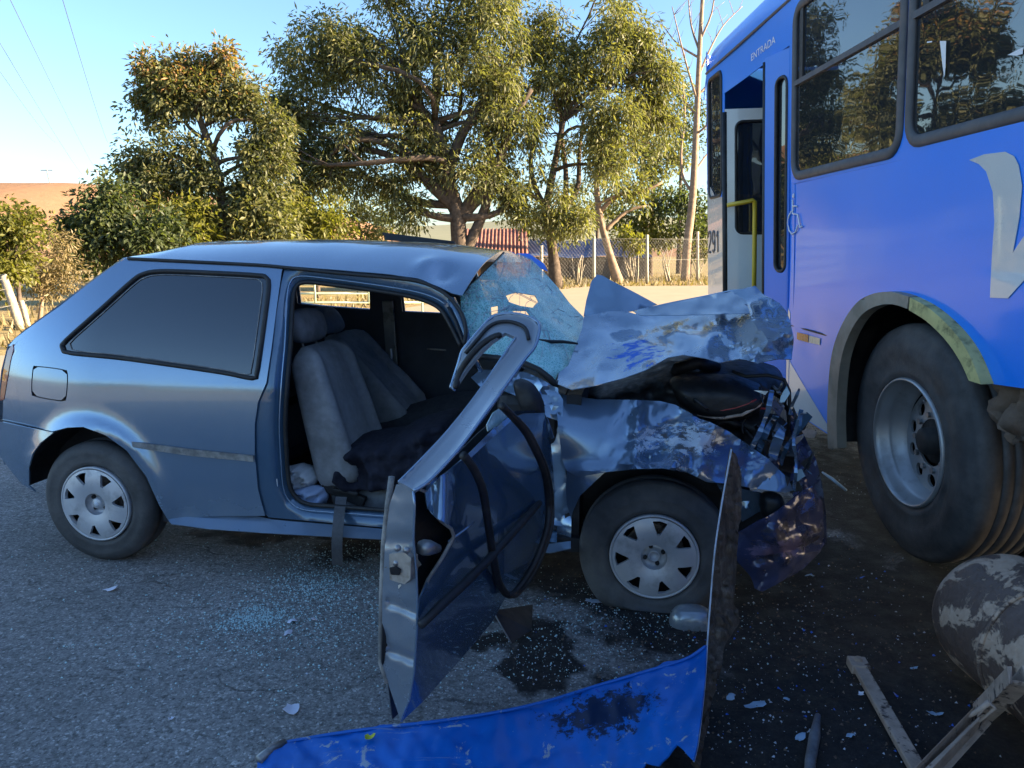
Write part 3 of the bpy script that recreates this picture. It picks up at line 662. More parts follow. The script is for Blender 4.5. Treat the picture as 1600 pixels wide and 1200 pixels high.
# door opening
outer = [(728, 541), (732, 516), (725, 490), (706, 465), (685, 450), (655, 438), (610, 432), (520, 424), (446, 416), (440, 440), (432, 490), (424, 550), (416, 598), (403, 628), (398, 662), (398, 710), (403, 765), (412, 800), (420, 808), (600, 824), (870, 848)]
inner = [(870, 826), (700, 806), (598, 797), (520, 791), (480, 787), (462, 776), (452, 755), (448, 710), (446, 660), (449, 600), (454, 540), (457, 474), (462, 450), (476, 441), (520, 445), (580, 453), (640, 463), (670, 472), (688, 483), (700, 501), (714, 528), (720, 541)]
ringp = np.array(outer + inner, float)
def ring_y(x, z): return yside(x, z) + 0.012
P, F, O, H = tri2d(ringp, (), 6.0)
di = segdist(P, np.array(inner, float)); di = np.minimum(di, 40)
L = cpf(P[:, 0], P[:, 1], ring_y); y = L[:, 1] + 0.045 * np.clip(1 - di / 24, 0, 1) ** 1.2
L = cp(P[:, 0], P[:, 1], y); obj('door_frame', L, F[:, ::-1], M['inner_paint'], car, solid=0.003)
ip = catmull(inner, 6, False); L = cpf(ip[:, 0], ip[:, 1], lambda x, z: yside(x, z) + 0.040)
V, F = tube(L, 0.010, 8); obj('door_opening_seal', V, F, M['rubber'], car)
ip2 = ip[ip[:, 0] < 690] ; ip2 = ip2 + np.sign(ip2 - np.array([580, 620])) * np.array([9, 9]) * (np.abs(ip2 - np.array([580, 620])) / np.array([130, 170]))
L = cpf(ip2[:, 0], ip2[:, 1], lambda x, z: yside(x, z) + 0.016); V, F = tube(L, 0.0035, 6); obj('weld_flange', V, F, M['paint'], car)
carsheet('pillar_sticker', [(419, 752), (433, 748), (434, 760), (420, 765)], lambda x, z: yside(x, z) - 0.004 + 0.022, M['white'], car, res=8)
carsheet('sill', [(262, 812), (300, 806), (400, 806), (425, 812), (600, 827), (860, 850), (892, 846), (892, 857), (860, 864), (600, 843), (430, 834), (330, 827), (268, 819)],
         [(300, 806, 0.03), (425, 812, 0.03), (600, 827, 0.03), (860, 850, 0.04), (890, 846, 0.04), (300, 824, -0.025), (430, 834, -0.03), (600, 843, -0.03), (860, 864, -0.02), (890, 858, -0.02)], M['paint'], car, res=7, solid=0.004)
carsheet('side_moulding', [(206, 690), (300, 702), (396, 712), (397, 721), (300, 712), (208, 699)], lambda x, z: yside(x, z) - 0.008, M['moulding'], car, res=7, solid=0.010)
# A-pillar, torn
L = cp(np.array([704, 716, 726, 732, 740, 752]), np.array([468, 492, 520, 545, 562, 580]), np.array([0.16, 0.14, 0.12, 0.11, 0.12, 0.16]))
V, F = tube(L, [0.022, 0.022, 0.02, 0.017, 0.014, 0.01], 7); obj('crushed_pillar', V, F, M['inner_paint'], car)
L = cp(np.array([700, 712, 722, 733, 744]), np.array([480, 503, 530, 556, 575]), np.array([0.13, 0.11, 0.09, 0.09, 0.1]))
V, F = tube(L, 0.007, 6); obj('torn_pillar_strip', V, F, M['rubber'], car)
# far side of the body with its windows, floor and dashboard
def fy(x, z): return 1.585 - 0.25 * np.clip(np.asarray(z) - 0.86, 0, None)
fo = [(-0.42, 0.35), (-0.42, 1.0), (-0.05, 1.30), (0.2, 1.39), (1.35, 1.37), (1.46, 1.33), (1.56, 0.95), (2.2, 0.88), (2.2, 0.24), (-0.2, 0.24)]
fh1 = [tuple(q) for q in cp(np.array([466, 580, 578, 500, 466.]), np.array([438, 452, 484, 478, 474.]), np.full(5, 1.48))[:, [0, 2]]]
fh2 = [tuple(q) for q in cp(np.array([628, 660, 690, 692, 629.]), np.array([462, 468, 482, 490, 487.]), np.full(5, 1.48))[:, [0, 2]]]
for nm, dy, mt in (('far_side_trim', -0.05, M['door_trim']), ('far_side_panel', 0.0, M['paint'])):
    P, F, _, _ = tri2d(fo, [fh1, fh2], 0.06); V = np.stack([P[:, 0], fy(P[:, 0], P[:, 1]) + dy, P[:, 1]], 1); obj(nm, V, F, mt, car, solid=0.008)
V, F = join([bar(cp(667, 545, np.array(1.44)), cp(697, 547, np.array(1.44)), 0.012, 0.010), bar(cp(606, 470, np.array(1.44)), cp(613, 570, np.array(1.44)), 0.02, 0.07, (1, 0, 0))]); obj('far_door_handle', V, F, M['metal'], car, False, bevel=0.003)
V, F = tube(cp(np.array([611, 612, 611]), np.array([545, 556, 566]), np.full(3, 1.40)), 0.007, 6); obj('belt_buckle_strip', V, F, M['white'], car)
V, F = join([boxm((0.30, 0.06, 0.20), (2.3, 1.54, 0.26)), boxm((-0.30, 0.25, 0.34), (0.35, 1.45, 0.55)), boxm((2.16, 0.1, 0.26), (2.22, 1.5, 0.86))]); obj('floor_pan', V, F, M['trim'], car, False)
V, F = join([boxm((-0.22, 0.28, 0.36), (0.72, 1.46, 0.50)), bar((0.06, 0.14, 0.72), (0.06, 1.46, 0.72), 0.16, 0.5)]); obj('rear_seat', V, F, M['seat_dark'], car, False, bevel=0.05)
V = []; 
V, F = join([boxm((1.86, 0.10, 0.62), (2.16, 1.5, 0.86))]); obj('dashboard', V, F, M['trim'], car, False, bevel=0.05)
a = [(0.185 * math.cos(k), 0.185 * math.sin(k)) for k in np.linspace(0, 2 * math.pi, 28, endpoint=False)]
V, F = join([tube([(1.74 + 0.07 * q[1] / 0.185, 1.12 + q[0], 0.80 + q[1] * 0.9) for q in a], 0.015, 8, closed=True), bar((1.74, 0.94, 0.80), (1.74, 1.30, 0.80), 0.03, 0.05), bar((1.74, 1.12, 0.8), (1.9, 1.12, 0.72), 0.05, 0.05)]); obj('steering_wheel', V, F, M['trim'], car)
# seats
sb = lambda L: 0.012 * fbm(L, 6, 2)
sb2 = lambda L: 0.010 * fbm(L, 5, 2) + 0.012 * np.clip(fbm(L * np.array([1, 1, 0.35]), 9, 2, True, 3), 0, 1)
def seatback(name, y0, y1, b, t_, th, mat, rec=1.0):
    b, t_ = np.array(b, float), np.array(t_, float); ax = (t_ - b) / np.linalg.norm(t_ - b); nrm = np.array([ax[1], -ax[0]])     # forward normal in x, z
    V, F = [], []; n, m = 22, 40; yc, hw = (y0 + y1) / 2, (y1 - y0) / 2
    for i in range(n):
        s_ = i / (n - 1); c_ = b + (t_ - b) * s_; e_ = min(1.0, (1 - (max(0, s_ - 0.86) / 0.14) ** 2.2 * 0.75)) * min(1.0, 0.72 + s_ * 4)
        w_ = hw * (1.0 - 0.16 * s_ ** 2) * (0.55 + 0.45 * e_) ; h_ = th / 2 * (1.25 - 0.45 * s_) * e_
        for k in range(m):
            a_ = 2 * math.pi * k / m; ca, sa = math.cos(a_), math.sin(a_); yy = w_ * math.copysign(abs(ca) ** 0.45, ca); tt = h_ * math.copysign(abs(sa) ** 0.55, sa)
            if sa > 0: tt += 0.035 * np.clip((abs(yy) / w_ - 0.55) / 0.3, 0, 1) * e_ - 0.006 * math.exp(-((abs(yy) / w_ - 0.58) / 0.05) ** 2) + 0.005 * mnoise.noise(Vector((yy * 9, s_ * 5, y0)))
            p = c_ + nrm * tt; V.append((p[0], yc + yy, p[1]))
    for i in range(n - 1):
        for k in range(m): F.append((i * m + k, i * m + (k + 1) % m, (i + 1) * m + (k + 1) % m, (i + 1) * m + k))
    F.append(tuple(range(m - 1, -1, -1))); F.append(tuple((n - 1) * m + k for k in range(m)))
    o = obj(name, V, F, mat, car)
    return o
def headrest(name, c_, r, tilt):
    V, F = lathe([(0.0, -1), (0.55, -0.97), (0.85, -0.8), (0.97, -0.5), (1.0, 0), (0.97, 0.5), (0.85, 0.8), (0.55, 0.97), (0.0, 1)], 28); V = np.array(V)
    V[:, 0] = np.sign(V[:, 0]) * np.abs(V[:, 0]) ** 0.8; V[:, 2] = np.sign(V[:, 2]) * np.abs(V[:, 2]) ** 0.8; V = V * np.array(r); V[:, 0] -= V[:, 2] * tilt; o = obj(name, V + np.array(c_), F, M['seat'], car)
    for dy in (-0.07, 0.07): V, F = tube([(c_[0] + 0.02, c_[1] + dy, c_[2] - r[2] * 1.7), (c_[0], c_[1] + dy, c_[2] - r[2] * 0.5)], 0.006, 6); obj('headrest_post', V, F, M['metal'], o)
seatback('driver_seat_back', 0.92, 1.38, (1.12, 0.46), (0.70, 0.95), 0.16, M['seat'])
headrest('driver_headrest', (0.655, 1.15, 1.035), (0.055, 0.13, 0.075), 0.5)
carpuff('driver_seat_cushion', [(570, 660), (600, 640), (640, 632), (700, 616), (760, 612), (800, 620), (790, 680), (700, 700), (600, 700)], 1.12, 0.22, M['seat_dark'], car, 20, bump=sb)
seatback('passenger_seat_back', 0.17, 0.65, (1.10, 0.36), (0.93, 1.00), 0.17, M['seat'])
headrest('passenger_headrest', (0.885, 0.42, 1.085), (0.055, 0.14, 0.08), 0.2)
carpuff('passenger_seat_cushion', [(530, 745), (560, 735), (640, 735), (720, 700), (760, 705), (770, 770), (700, 795), (600, 796), (545, 785)], 0.42, 0.20, M['seat'], car, 18, bump=sb)
V, F = join([bar(cp(505, 757, np.array(0.2)), cp(570, 785, np.array(0.2)), 0.03, 0.05), bar(cp(520, 765, np.array(0.18)), cp(560, 772, np.array(0.18)), 0.02, 0.02)]); obj('seat_hinge', V, F, M['rubber'], car, False, bevel=0.005)
# seat belt hanging over the sill
bu = np.array([533, 531, 529, 527, 526, 526, 527.]); bv = np.array([776, 790, 808, 830, 845, 862, 882.])
b1 = cp(bu - 8, bv, np.array([0.10, 0.05, -0.02, -0.055, -0.06, -0.05, -0.02])); b2 = cp(bu + 9, bv + 1, np.array([0.10, 0.05, -0.02, -0.055, -0.055, -0.04, -0.01]))
V = [tuple(p) for pr in zip(b1, b2) for p in pr]; F = [(2 * i, 2 * i + 1, 2 * i + 3, 2 * i + 2) for i in range(6)]
obj('seat_belt', V, F, M['belt'], car, solid=0.003)
# windscreen
WS = [(719, 460), (745, 437), (788, 395), (812, 397), (830, 405), (848, 423), (872, 450), (890, 474), (911, 495), (912, 510), (903, 537), (896, 552), (887, 577), (872, 583), (866, 597), (842, 583), (818, 568), (785, 560), (755, 556), (731, 532), (722, 504)]
WH = [[(790, 462), (806, 457), (836, 462), (841, 472), (832, 481), (812, 478), (795, 472)], [(767, 480), (778, 478), (778, 490), (768, 493)], [(800, 486), (822, 486), (828, 494), (806, 493)]]
carsheet('shattered_windscreen', WS, [(719, 460, 0.22), (731, 532, 0.18), (755, 556, 0.2), (788, 395, 0.8), (815, 470, 0.55), (830, 405, 1.2), (872, 450, 1.25), (911, 500, 1.15), (866, 597, 0.22), (896, 552, 0.5), (818, 568, 0.2)], M['shatter'], car, holes=WH, res=6, solid=0.003,
         crumple=lambda L, P: 0.035 * fbm(L, 5, 4, seed=3))
rk = np.random.default_rng(12); wsd = tps([(719, 460, 0.22), (731, 532, 0.18), (755, 556, 0.2), (788, 395, 0.8), (815, 470, 0.55), (830, 405, 1.2), (872, 450, 1.25), (911, 500, 1.15), (866, 597, 0.22), (896, 552, 0.5), (818, 568, 0.2)])
ck_ = []; wpoly = np.array(WS, float)
for (cu_, cv_, n_) in ((818, 472, 30), (858, 482, 22), (760, 478, 12)):
    for k_ in range(n_):
        a_ = 2 * math.pi * (k_ + rk.random()) / n_; q = [np.array([cu_ + 14 * math.cos(a_), cv_ + 10 * math.sin(a_)])]
        for _ in range(rk.integers(4, 9)):
            a_ += rk.uniform(-0.35, 0.35); q.append(q[-1] + rk.uniform(7, 14) * np.array([math.cos(a_), math.sin(a_)]))
        q = np.array([p for p in q if inpoly(p[None], wpoly)[0] and not any(inpoly(p[None], np.array(h, float))[0] for h in WH)])
        if len(q) > 2:
            L = cp(q[:, 0], q[:, 1], wsd(q[:, 0], q[:, 1])); L[:, 1] += 0.035 * fbm(L, 5, 4, seed=3) - 0.006; ck_.append(tube(L, 0.0013, 4, caps=False))
    for rr_ in (1.6, 2.6, 3.9):
        q = np.array([(cu_ + 14 * rr_ * math.cos(b_) * rk.uniform(0.85, 1.15), cv_ + 10 * rr_ * math.sin(b_) * rk.uniform(0.85, 1.15)) for b_ in np.linspace(rk.uniform(0, 3), rk.uniform(4, 7), 16)]); q = np.array([p for p in q if inpoly(p[None], wpoly)[0]])
        if len(q) > 2: L = cp(q[:, 0], q[:, 1], wsd(q[:, 0], q[:, 1])); L[:, 1] += 0.035 * fbm(L, 5, 4, seed=3) - 0.006; ck_.append(tube(L, 0.0011, 4, caps=False))
V, F = join(ck_); tag(obj('crack_lines', V, F, M['white_edge'], car), kind='stuff')
V, F = tube(cp(np.array([724, 745, 768, 787]), np.array([457, 437, 415, 395]), np.array([0.23, 0.4, 0.6, 0.8])), 0.006, 6); obj('windscreen_seal', V, F, M['rubber'], car)
V, F = tube(cp(np.array([742, 780, 815, 842, 860, 868, 874]), np.array([556, 560, 566, 578, 592, 602, 596]), np.array([0.16, 0.16, 0.14, 0.13, 0.13, 0.13, 0.2])), 0.014, 7); obj('cowl_seal', V, F, M['rubber'], car)
V, F = tube(cp(np.array([838, 860, 880, 903]), np.array([531, 534, 534, 537]), np.array([0.4, 0.45, 0.5, 0.5])), [0.006, 0.009, 0.008, 0.005], 6); obj('wiper', V, F, M['rubber'], car)
carsheet('cowl_panel', [(736, 590), (750, 578), (790, 578), (822, 582), (846, 592), (868, 606), (880, 625), (880, 660), (850, 650), (810, 620), (780, 608), (750, 604)], [(740, 590, 0.2), (790, 580, 0.2), (846, 592, 0.12), (878, 640, 0.05), (790, 608, 0.1), (850, 648, 0.04)], M['paint'], car, res=7, crumple=lambda L, P: 0.02 * fbm(L, 12, 3, True, 2))
# blue strap of far roof paint seen past the glass
carsheet('torn_far_roof_edge', [(808, 396), (826, 396), (850, 412), (856, 424), (846, 420), (828, 406)], [(808, 396, 1.25), (856, 424, 1.3), (830, 400, 1.3)], M['bus_blue'], car, res=5)
# bonnet, torn and folded
HD = [(912, 495), (950, 487), (976, 486), (993, 491), (1000, 483), (1050, 472), (1101, 462), (1143, 453), (1160, 452), (1170, 449), (1180, 447), (1192, 460), (1204, 466), (1218, 474), (1228, 486), (1234, 500), (1240, 528), (1237, 562), (1218, 561), (1200, 564), (1185, 568), (1168, 563), (1155, 561), (1125, 567), (1101, 560), (1068, 555), (1044, 559), (1026, 569), (1008, 579), (975, 591), (930, 603), (894, 609), (870, 600), (873, 583), (888, 571), (900, 540), (910, 512)]
def hoodc(L, P):
    r = 0.022 * fbm(L, 3.2, 4, True, 1.0) + 0.04 * cell(L, 4.5, 2.0) + creases(P, 26, 4, (10, 34), (0.025, 0.06)) + 0.003 * fbm(L, 20, 3, seed=5)
    k = np.exp(-((P[:, 0] - 1185) / 60) ** 2 - ((P[:, 1] - 515) / 45) ** 2)
    return r + k * 0.03 * fbm(L, 42, 3, seed=9)
HC = [(870, 600, 0.10), (900, 600, 0.08), (975, 591, 0.05), (1044, 559, 0.05), (1101, 560, 0.02), (1185, 568, 0.0), (1237, 562, 0.05), (912, 497, 0.75), (976, 486, 0.85), (1050, 478, 0.85), (1143, 458, 0.80), (1192, 462, 0.70), (1234, 500, 0.35), (1000, 530, 0.42), (1100, 510, 0.45), (1150, 490, 0.55), (1190, 520, 0.22), (930, 560, 0.35)]
carsheet('crumpled_bonnet', HD, HC, M['hood_paint'], car, res=6.0, solid=0.003, crumple=hoodc)
carsheet('bonnet_fold', [(988, 486), (1050, 474), (1101, 463), (1143, 455), (1166, 470), (1172, 490), (1130, 491), (1060, 493), (1000, 493)], [(988, 486, 0.70), (1143, 455, 0.70), (1172, 490, 0.36), (1060, 493, 0.52), (1000, 493, 0.6)], M['inner_paint'], car, res=7, crumple=lambda L, P: 0.02 * fbm(L, 8, 3, True, 4))
carsheet('torn_bonnet_corner', [(912, 494), (916, 470), (924, 440), (933, 429), (942, 431), (956, 439), (990, 456), (1027, 476), (1002, 483), (985, 487), (960, 488), (940, 494)], [(912, 494, 0.9), (924, 440, 1.05), (956, 439, 1.0), (1027, 476, 0.95), (960, 488, 0.85)], M['paint'], car, res=7, crumple=lambda L, P: 0.015 * fbm(L, 7, 3, True, 6) - 0.03 * np.exp(-((P[:, 0] - 930) / 14) ** 2 - ((P[:, 1] - 486) / 10) ** 2))
# near wing, beaten in
FE = [(867, 612), (885, 618), (930, 624), (990, 625), (1032, 627), (1056, 633), (1076, 644), (1092, 654), (1110, 660), (1140, 675), (1170, 696), (1200, 717), (1230, 747), (1240, 766), (1227, 770), (1170, 762), (1140, 756), (1104, 753), (1074, 738), (1035, 732), (990, 733), (945, 738), (903, 745), (886, 736), (879, 720), (873, 675)]
def fenc(L, P):
    k = 1 / (1 + np.exp(-(P[:, 0] - 985) / 14))
    r = 0.03 * cell(L, 6.5, 1.0) + 0.02 * fbm(L, 4, 2, True, 3.0) + 0.003 * fbm(L, 30, 2, seed=2) + creases(P, 26, 9, (9, 30), (0.02, 0.055))
    d = 0.055 * np.exp(-((P[:, 0] - 1070) / 48) ** 2 - ((P[:, 1] - 690) / 26) ** 2) - 0.03 * np.exp(-((P[:, 0] - 995) / 10) ** 2)
    return k * (r - 0.03) + d + 0.012 * (1 - k) * fbm(L, 3, 2) - 0.02 * np.exp(-((P[:, 1] - 735) / 10) ** 2) * (1 - k)
FC = [(867, 612, 0.16), (930, 624, 0.14), (1032, 627, 0.14), (1110, 660, 0.12), (1200, 717, 0.1), (1240, 766, 0.10), (900, 680, 0.015), (1000, 680, 0.02), (1100, 710, 0.03), (903, 745, -0.02), (990, 733, -0.035), (1074, 738, -0.03), (1170, 762, 0.0), (873, 660, 0.03), (886, 736, 0.01), (1227, 770, 0.06)]
carsheet('crumpled_wing', FE, FC, M['fender_paint'], car, res=5.5, solid=0.003, crumple=fenc)
carsheet('wing_rear_edge', [(903, 745), (945, 738), (930, 752), (906, 775), (895, 800), (893, 812), (886, 790), (884, 765), (886, 737)], [(903, 745, -0.01), (945, 738, -0.01), (893, 812, 0.03), (884, 740, 0.03)], M['paint'], car, res=6)
carsheet('hinge_pillar', [(815, 590), (850, 598), (872, 606), (876, 650), (882, 720), (888, 770), (893, 812), (892, 848), (860, 850), (846, 700), (830, 640)], [(815, 590, 0.12), (872, 606, 0.10), (880, 700, 0.07), (892, 848, 0.08), (850, 840, 0.10)], M['paint'], car, res=8, crumple=lambda L, P: 0.02 * fbm(L, 7, 3, True, 7))
# torn metal shard on the hinge pillar
carsheet('torn_metal_shard', [(834, 640), (846, 638), (856, 655), (866, 684), (862, 686), (850, 668)], [(834, 640, 0.02), (866, 684, -0.02), (850, 650, -0.01)], M['paint'], car, res=5)
P, F, _, _ = tri2d([(2.531 + 0.42 * math.cos(a_), 0.30 + 0.42 * math.sin(a_)) for a_ in np.linspace(0, 2 * math.pi, 30, endpoint=False)], (), 0.08)
obj('front_wheel_liner', np.stack([P[:, 0], 0.30 + 0 * P[:, 0], np.maximum(P[:, 1], 0.1)], 1), F, M['black'], car, solid=0.01)
P, F, _, _ = tri2d([(0.40 * math.cos(a_), 0.33 + 0.37 * math.sin(a_)) for a_ in np.linspace(0, 2 * math.pi, 30, endpoint=False)], (), 0.08)
obj('rear_wheel_liner', np.stack([P[:, 0], 0.24 + 0 * P[:, 0], np.maximum(P[:, 1], 0.15)], 1), F, M['black'], car, solid=0.01)
# arch tunnel for the rear wheel (dark inner skin behind the lip)
arc = cpf(*catmull([(46, 758), (46, 730), (54, 704), (82, 677), (105, 669), (130, 668), (165, 681), (198, 705), (228, 745), (249, 790), (262, 812)], 8, False).T, yside)
n = len(arc); V = np.concatenate([arc + [0, 0.004, 0], arc + [0, 0.25, 0]]); obj('rear_arch_lining', V, [(i, i + 1, n + i + 1, n + i) for i in range(n - 1)], M['black'], car, solid=0.004)
# engine bay
carpuff('engine_block', [(890, 612), (930, 590), (990, 575), (1040, 558), (1100, 556), (1190, 566), (1222, 585), (1226, 640), (1236, 700), (1234, 745), (1190, 740), (1140, 712), (1100, 672), (1040, 640), (960, 634)], 0.72, 0.30, M['black'], car, 30, res=8, bump=lambda L: 0.08 * fbm(L, 7, 3, True, 3))
carpuff('air_filter_housing', [(1046, 600), (1056, 588), (1090, 584), (1140, 586), (1178, 596), (1194, 608), (1192, 630), (1172, 647), (1128, 657), (1096, 652), (1062, 634)], 0.36, 0.16, M['black'], car, 26, res=6)
V, F = tube(cp(np.array([1112, 1130, 1150, 1168, 1182]), np.array([642, 641, 637, 631, 624]), np.full(5, 0.205)), [0.003, 0.006, 0.006, 0.006, 0.003], 6); obj('red_housing_edge', V, F, M['redline'], car)
V, F = tube(cp(np.array([1090, 1125, 1160, 1186, 1194]), np.array([648, 654, 648, 634, 616]), np.array([0.24, 0.21, 0.2, 0.22, 0.26])), 0.007, 6); obj('housing_rim', V, F, M['mudbar'], car)
V, F = tube(cp(np.array([1145, 1165, 1200, 1225, 1233, 1234, 1230]), np.array([580, 588, 586, 593, 610, 640, 680]), np.array([0.35, 0.3, 0.28, 0.28, 0.28, 0.28, 0.3])), 0.008, 7); obj('coolant_hose', V, F, M['rubber'], car)
V, F = tube(cp(np.array([1050, 1048, 1060, 1090, 1120]), np.array([630, 600, 575, 566, 575]), np.array([0.5, 0.5, 0.45, 0.45, 0.5])), 0.03, 8); obj('intake_hose', V, F, M['black'], car)
for (pth, w_, y_, m_) in [([(1174, 702), (1190, 668), (1200, 640), (1206, 610)], 0.016, 0.10, 'paint'), ([(1186, 704), (1196, 676), (1212, 650)], 0.022, 0.12, 'inner_paint'), ([(1207, 716), (1214, 690), (1224, 668)], 0.032, 0.10, 'paint'), ([(1220, 726), (1228, 700), (1246, 672), (1252, 640)], 0.014, 0.16, 'inner_paint'), ([(1241, 766), (1244, 720), (1240, 690), (1247, 655)], 0.010, 0.06, 'paint'), ([(1226, 742), (1232, 712), (1229, 690)], 0.045, 0.20, 'black'), ([(1234, 648), (1240, 628), (1249, 608)], 0.009, 0.2, 'paint'), ([(1190, 690), (1212, 694), (1232, 708)], 0.016, 0.16, 'metal'), ([(1180, 664), (1196, 690), (1222, 700)], 0.010, 0.14, 'black')]:
    q = catmull(pth, 6, False); L = cp(q[:, 0], q[:, 1], y_ + 0.02 * np.sin(np.arange(len(q)) * 0.9)); m_n = len(L); V = []
    for k_ in range(m_n):
        d_ = L[min(k_ + 1, m_n - 1)] - L[max(k_ - 1, 0)]; nn = np.array([-d_[2], 0, d_[0]]); nn = nn / (np.linalg.norm(nn) + 1e-9) * w_ * 0.55 * (1.0 + 0.15 * math.sin(k_ * 0.6))
        V += [L[k_] - nn + [0, 0.01 * math.sin(k_), 0], L[k_] + nn]
    obj('bent_bracket', V, [(2 * k_, 2 * k_ + 1, 2 * k_ + 3, 2 * k_ + 2) for k_ in range(m_n - 1)], M[m_], car, True, solid=0.004)
rw = np.random.default_rng(61)
for k_ in range(34):
    u_, v_ = rw.uniform(1178, 1275), 0; v_ = rw.uniform(640, 800) if u_ > 1225 else rw.uniform(605, 700); y_ = rw.uniform(0.08, 0.4); c_ = cp(u_, v_, np.array(y_)); n_ = rw.integers(3, 6)
    pts = [(rw.uniform(0.5, 1.0) * math.cos(q) * 0.035 * rw.uniform(0.5, 1.6), rw.uniform(0.5, 1.0) * math.sin(q) * 0.05 * rw.uniform(0.4, 1.5)) for q in np.linspace(0, 2 * math.pi, n_, endpoint=False)]
    a_, b_ = rw.uniform(0, 3.1, 2); V = [(c_[0] + p[0] * math.cos(a_) + p[1] * 0.3, c_[1] + p[0] * math.sin(a_), c_[2] + p[1] * math.cos(b_) + p[0] * 0.2 * math.sin(b_ * 3)) for p in pts]
    obj('metal_shard', V, [tuple(range(n_))], M[['paint', 'black', 'inner_paint', 'metal', 'black', 'bumper_paint'][k_ % 6]], car, False, solid=0.003)
for k_ in range(14):
    u0, v0 = rw.uniform(1030, 1230), rw.uniform(580, 650); q = [(u0, v0)]
    for _ in range(4): q.append((q[-1][0] + rw.uniform(-12, 22), q[-1][1] + rw.uniform(-14, 24)))
    q = catmull(q, 6, False); V, F = tube(cp(q[:, 0], q[:, 1], rw.uniform(0.2, 0.34) + 0.04 * np.sin(np.arange(len(q)) * 0.4)), rw.uniform(0.003, 0.007), 6); obj('loose_wire', V, F, M[['rubber', 'black', 'trim', 'rubber', 'redline', 'metal', 'rubber'][k_ % 7]], car)
for k_ in range(12):
    V, F = bar(cp(1196 + k_ * 2.6, 606 + k_ * 2.2, np.array(0.42)), cp(1204 + k_ * 2.6, 690 + k_ * 2.4, np.array(0.40)), 0.004, 0.05, (0, 1, 0)); obj('radiator_fin', V, F, M['metal'], car, False)
FRT = [(1206, 600), (1218, 606), (1232, 640), (1246, 650), (1260, 688), (1275, 718), (1284, 755), (1290, 800), (1292, 850), (1276, 868), (1250, 800), (1236, 765), (1215, 735), (1196, 712), (1190, 690), (1204, 650)]
carsheet('crushed_front_panel', FRT, [(1206, 600, 0.5), (1246, 650, 0.45), (1275, 718, 0.45), (1292, 850, 0.4), (1236, 765, 0.2), (1190, 700, 0.25), (1276, 868, 0.2)], M['bumper_paint'], car, res=6, crumple=lambda L, P: 0.03 * fbm(L, 7, 3, True, 8) + creases(P, 22, 31, (8, 24), (0.02, 0.05)))
BM = [(1149, 834), (1170, 822), (1215, 798), (1254, 766), (1270, 760), (1284, 784), (1288, 850), (1275, 868), (1254, 889), (1212, 913), (1191, 924), (1179, 919), (1173, 900), (1155, 880), (1147, 868)]
carsheet('crushed_front_bumper', BM, [(1149, 834, 0.02), (1215, 798, 0.02), (1270, 760, 0.12), (1288, 850, 0.25), (1254, 889, 0.12), (1191, 924, 0.02), (1155, 880, 0.0), (1220, 850, -0.01)], M['bumper_paint'], car, res=5, solid=0.005, crumple=lambda L, P: 0.02 * fbm(L, 6, 3, True, 5) + creases(P, 16, 21, (10, 30), (0.015, 0.04)))
carsheet('bumper_inner', [(1146, 880), (1156, 882), (1174, 902), (1180, 920), (1190, 925), (1196, 800), (1150, 770), (1142, 800)], [(1146, 880, 0.2), (1190, 925, 0.1), (1196, 800, 0.2), (1142, 790, 0.2)], M['black'], car, res=9)
carsheet('splash_shield_strip', [(1120, 756), (1160, 764), (1215, 775), (1218, 790), (1185, 800), (1160, 815), (1150, 800), (1130, 775)], [(1120, 756, 0.12), (1215, 775, 0.12), (1160, 815, 0.15)], M['paint'], car, res=6, crumple=lambda L, P: 0.03 * fbm(L, 9, 3, True, 9))
carpuff('fog_lamp', [(1188, 774), (1204, 768), (1222, 776), (1226, 800), (1210, 815), (1190, 805)], 0.10, 0.05, M['black'], car, 12, res=5)
# mirror stub on the hinge pillar
carpuff('mirror_mount', [(802, 600), (814, 592), (830, 598), (842, 612), (850, 632), (850, 654), (838, 672), (826, 660), (812, 636)], -0.02, 0.045, M['rubber'], car, 12, res=5, bump=lambda L: 0.012 * fbm(L, 20, 2))

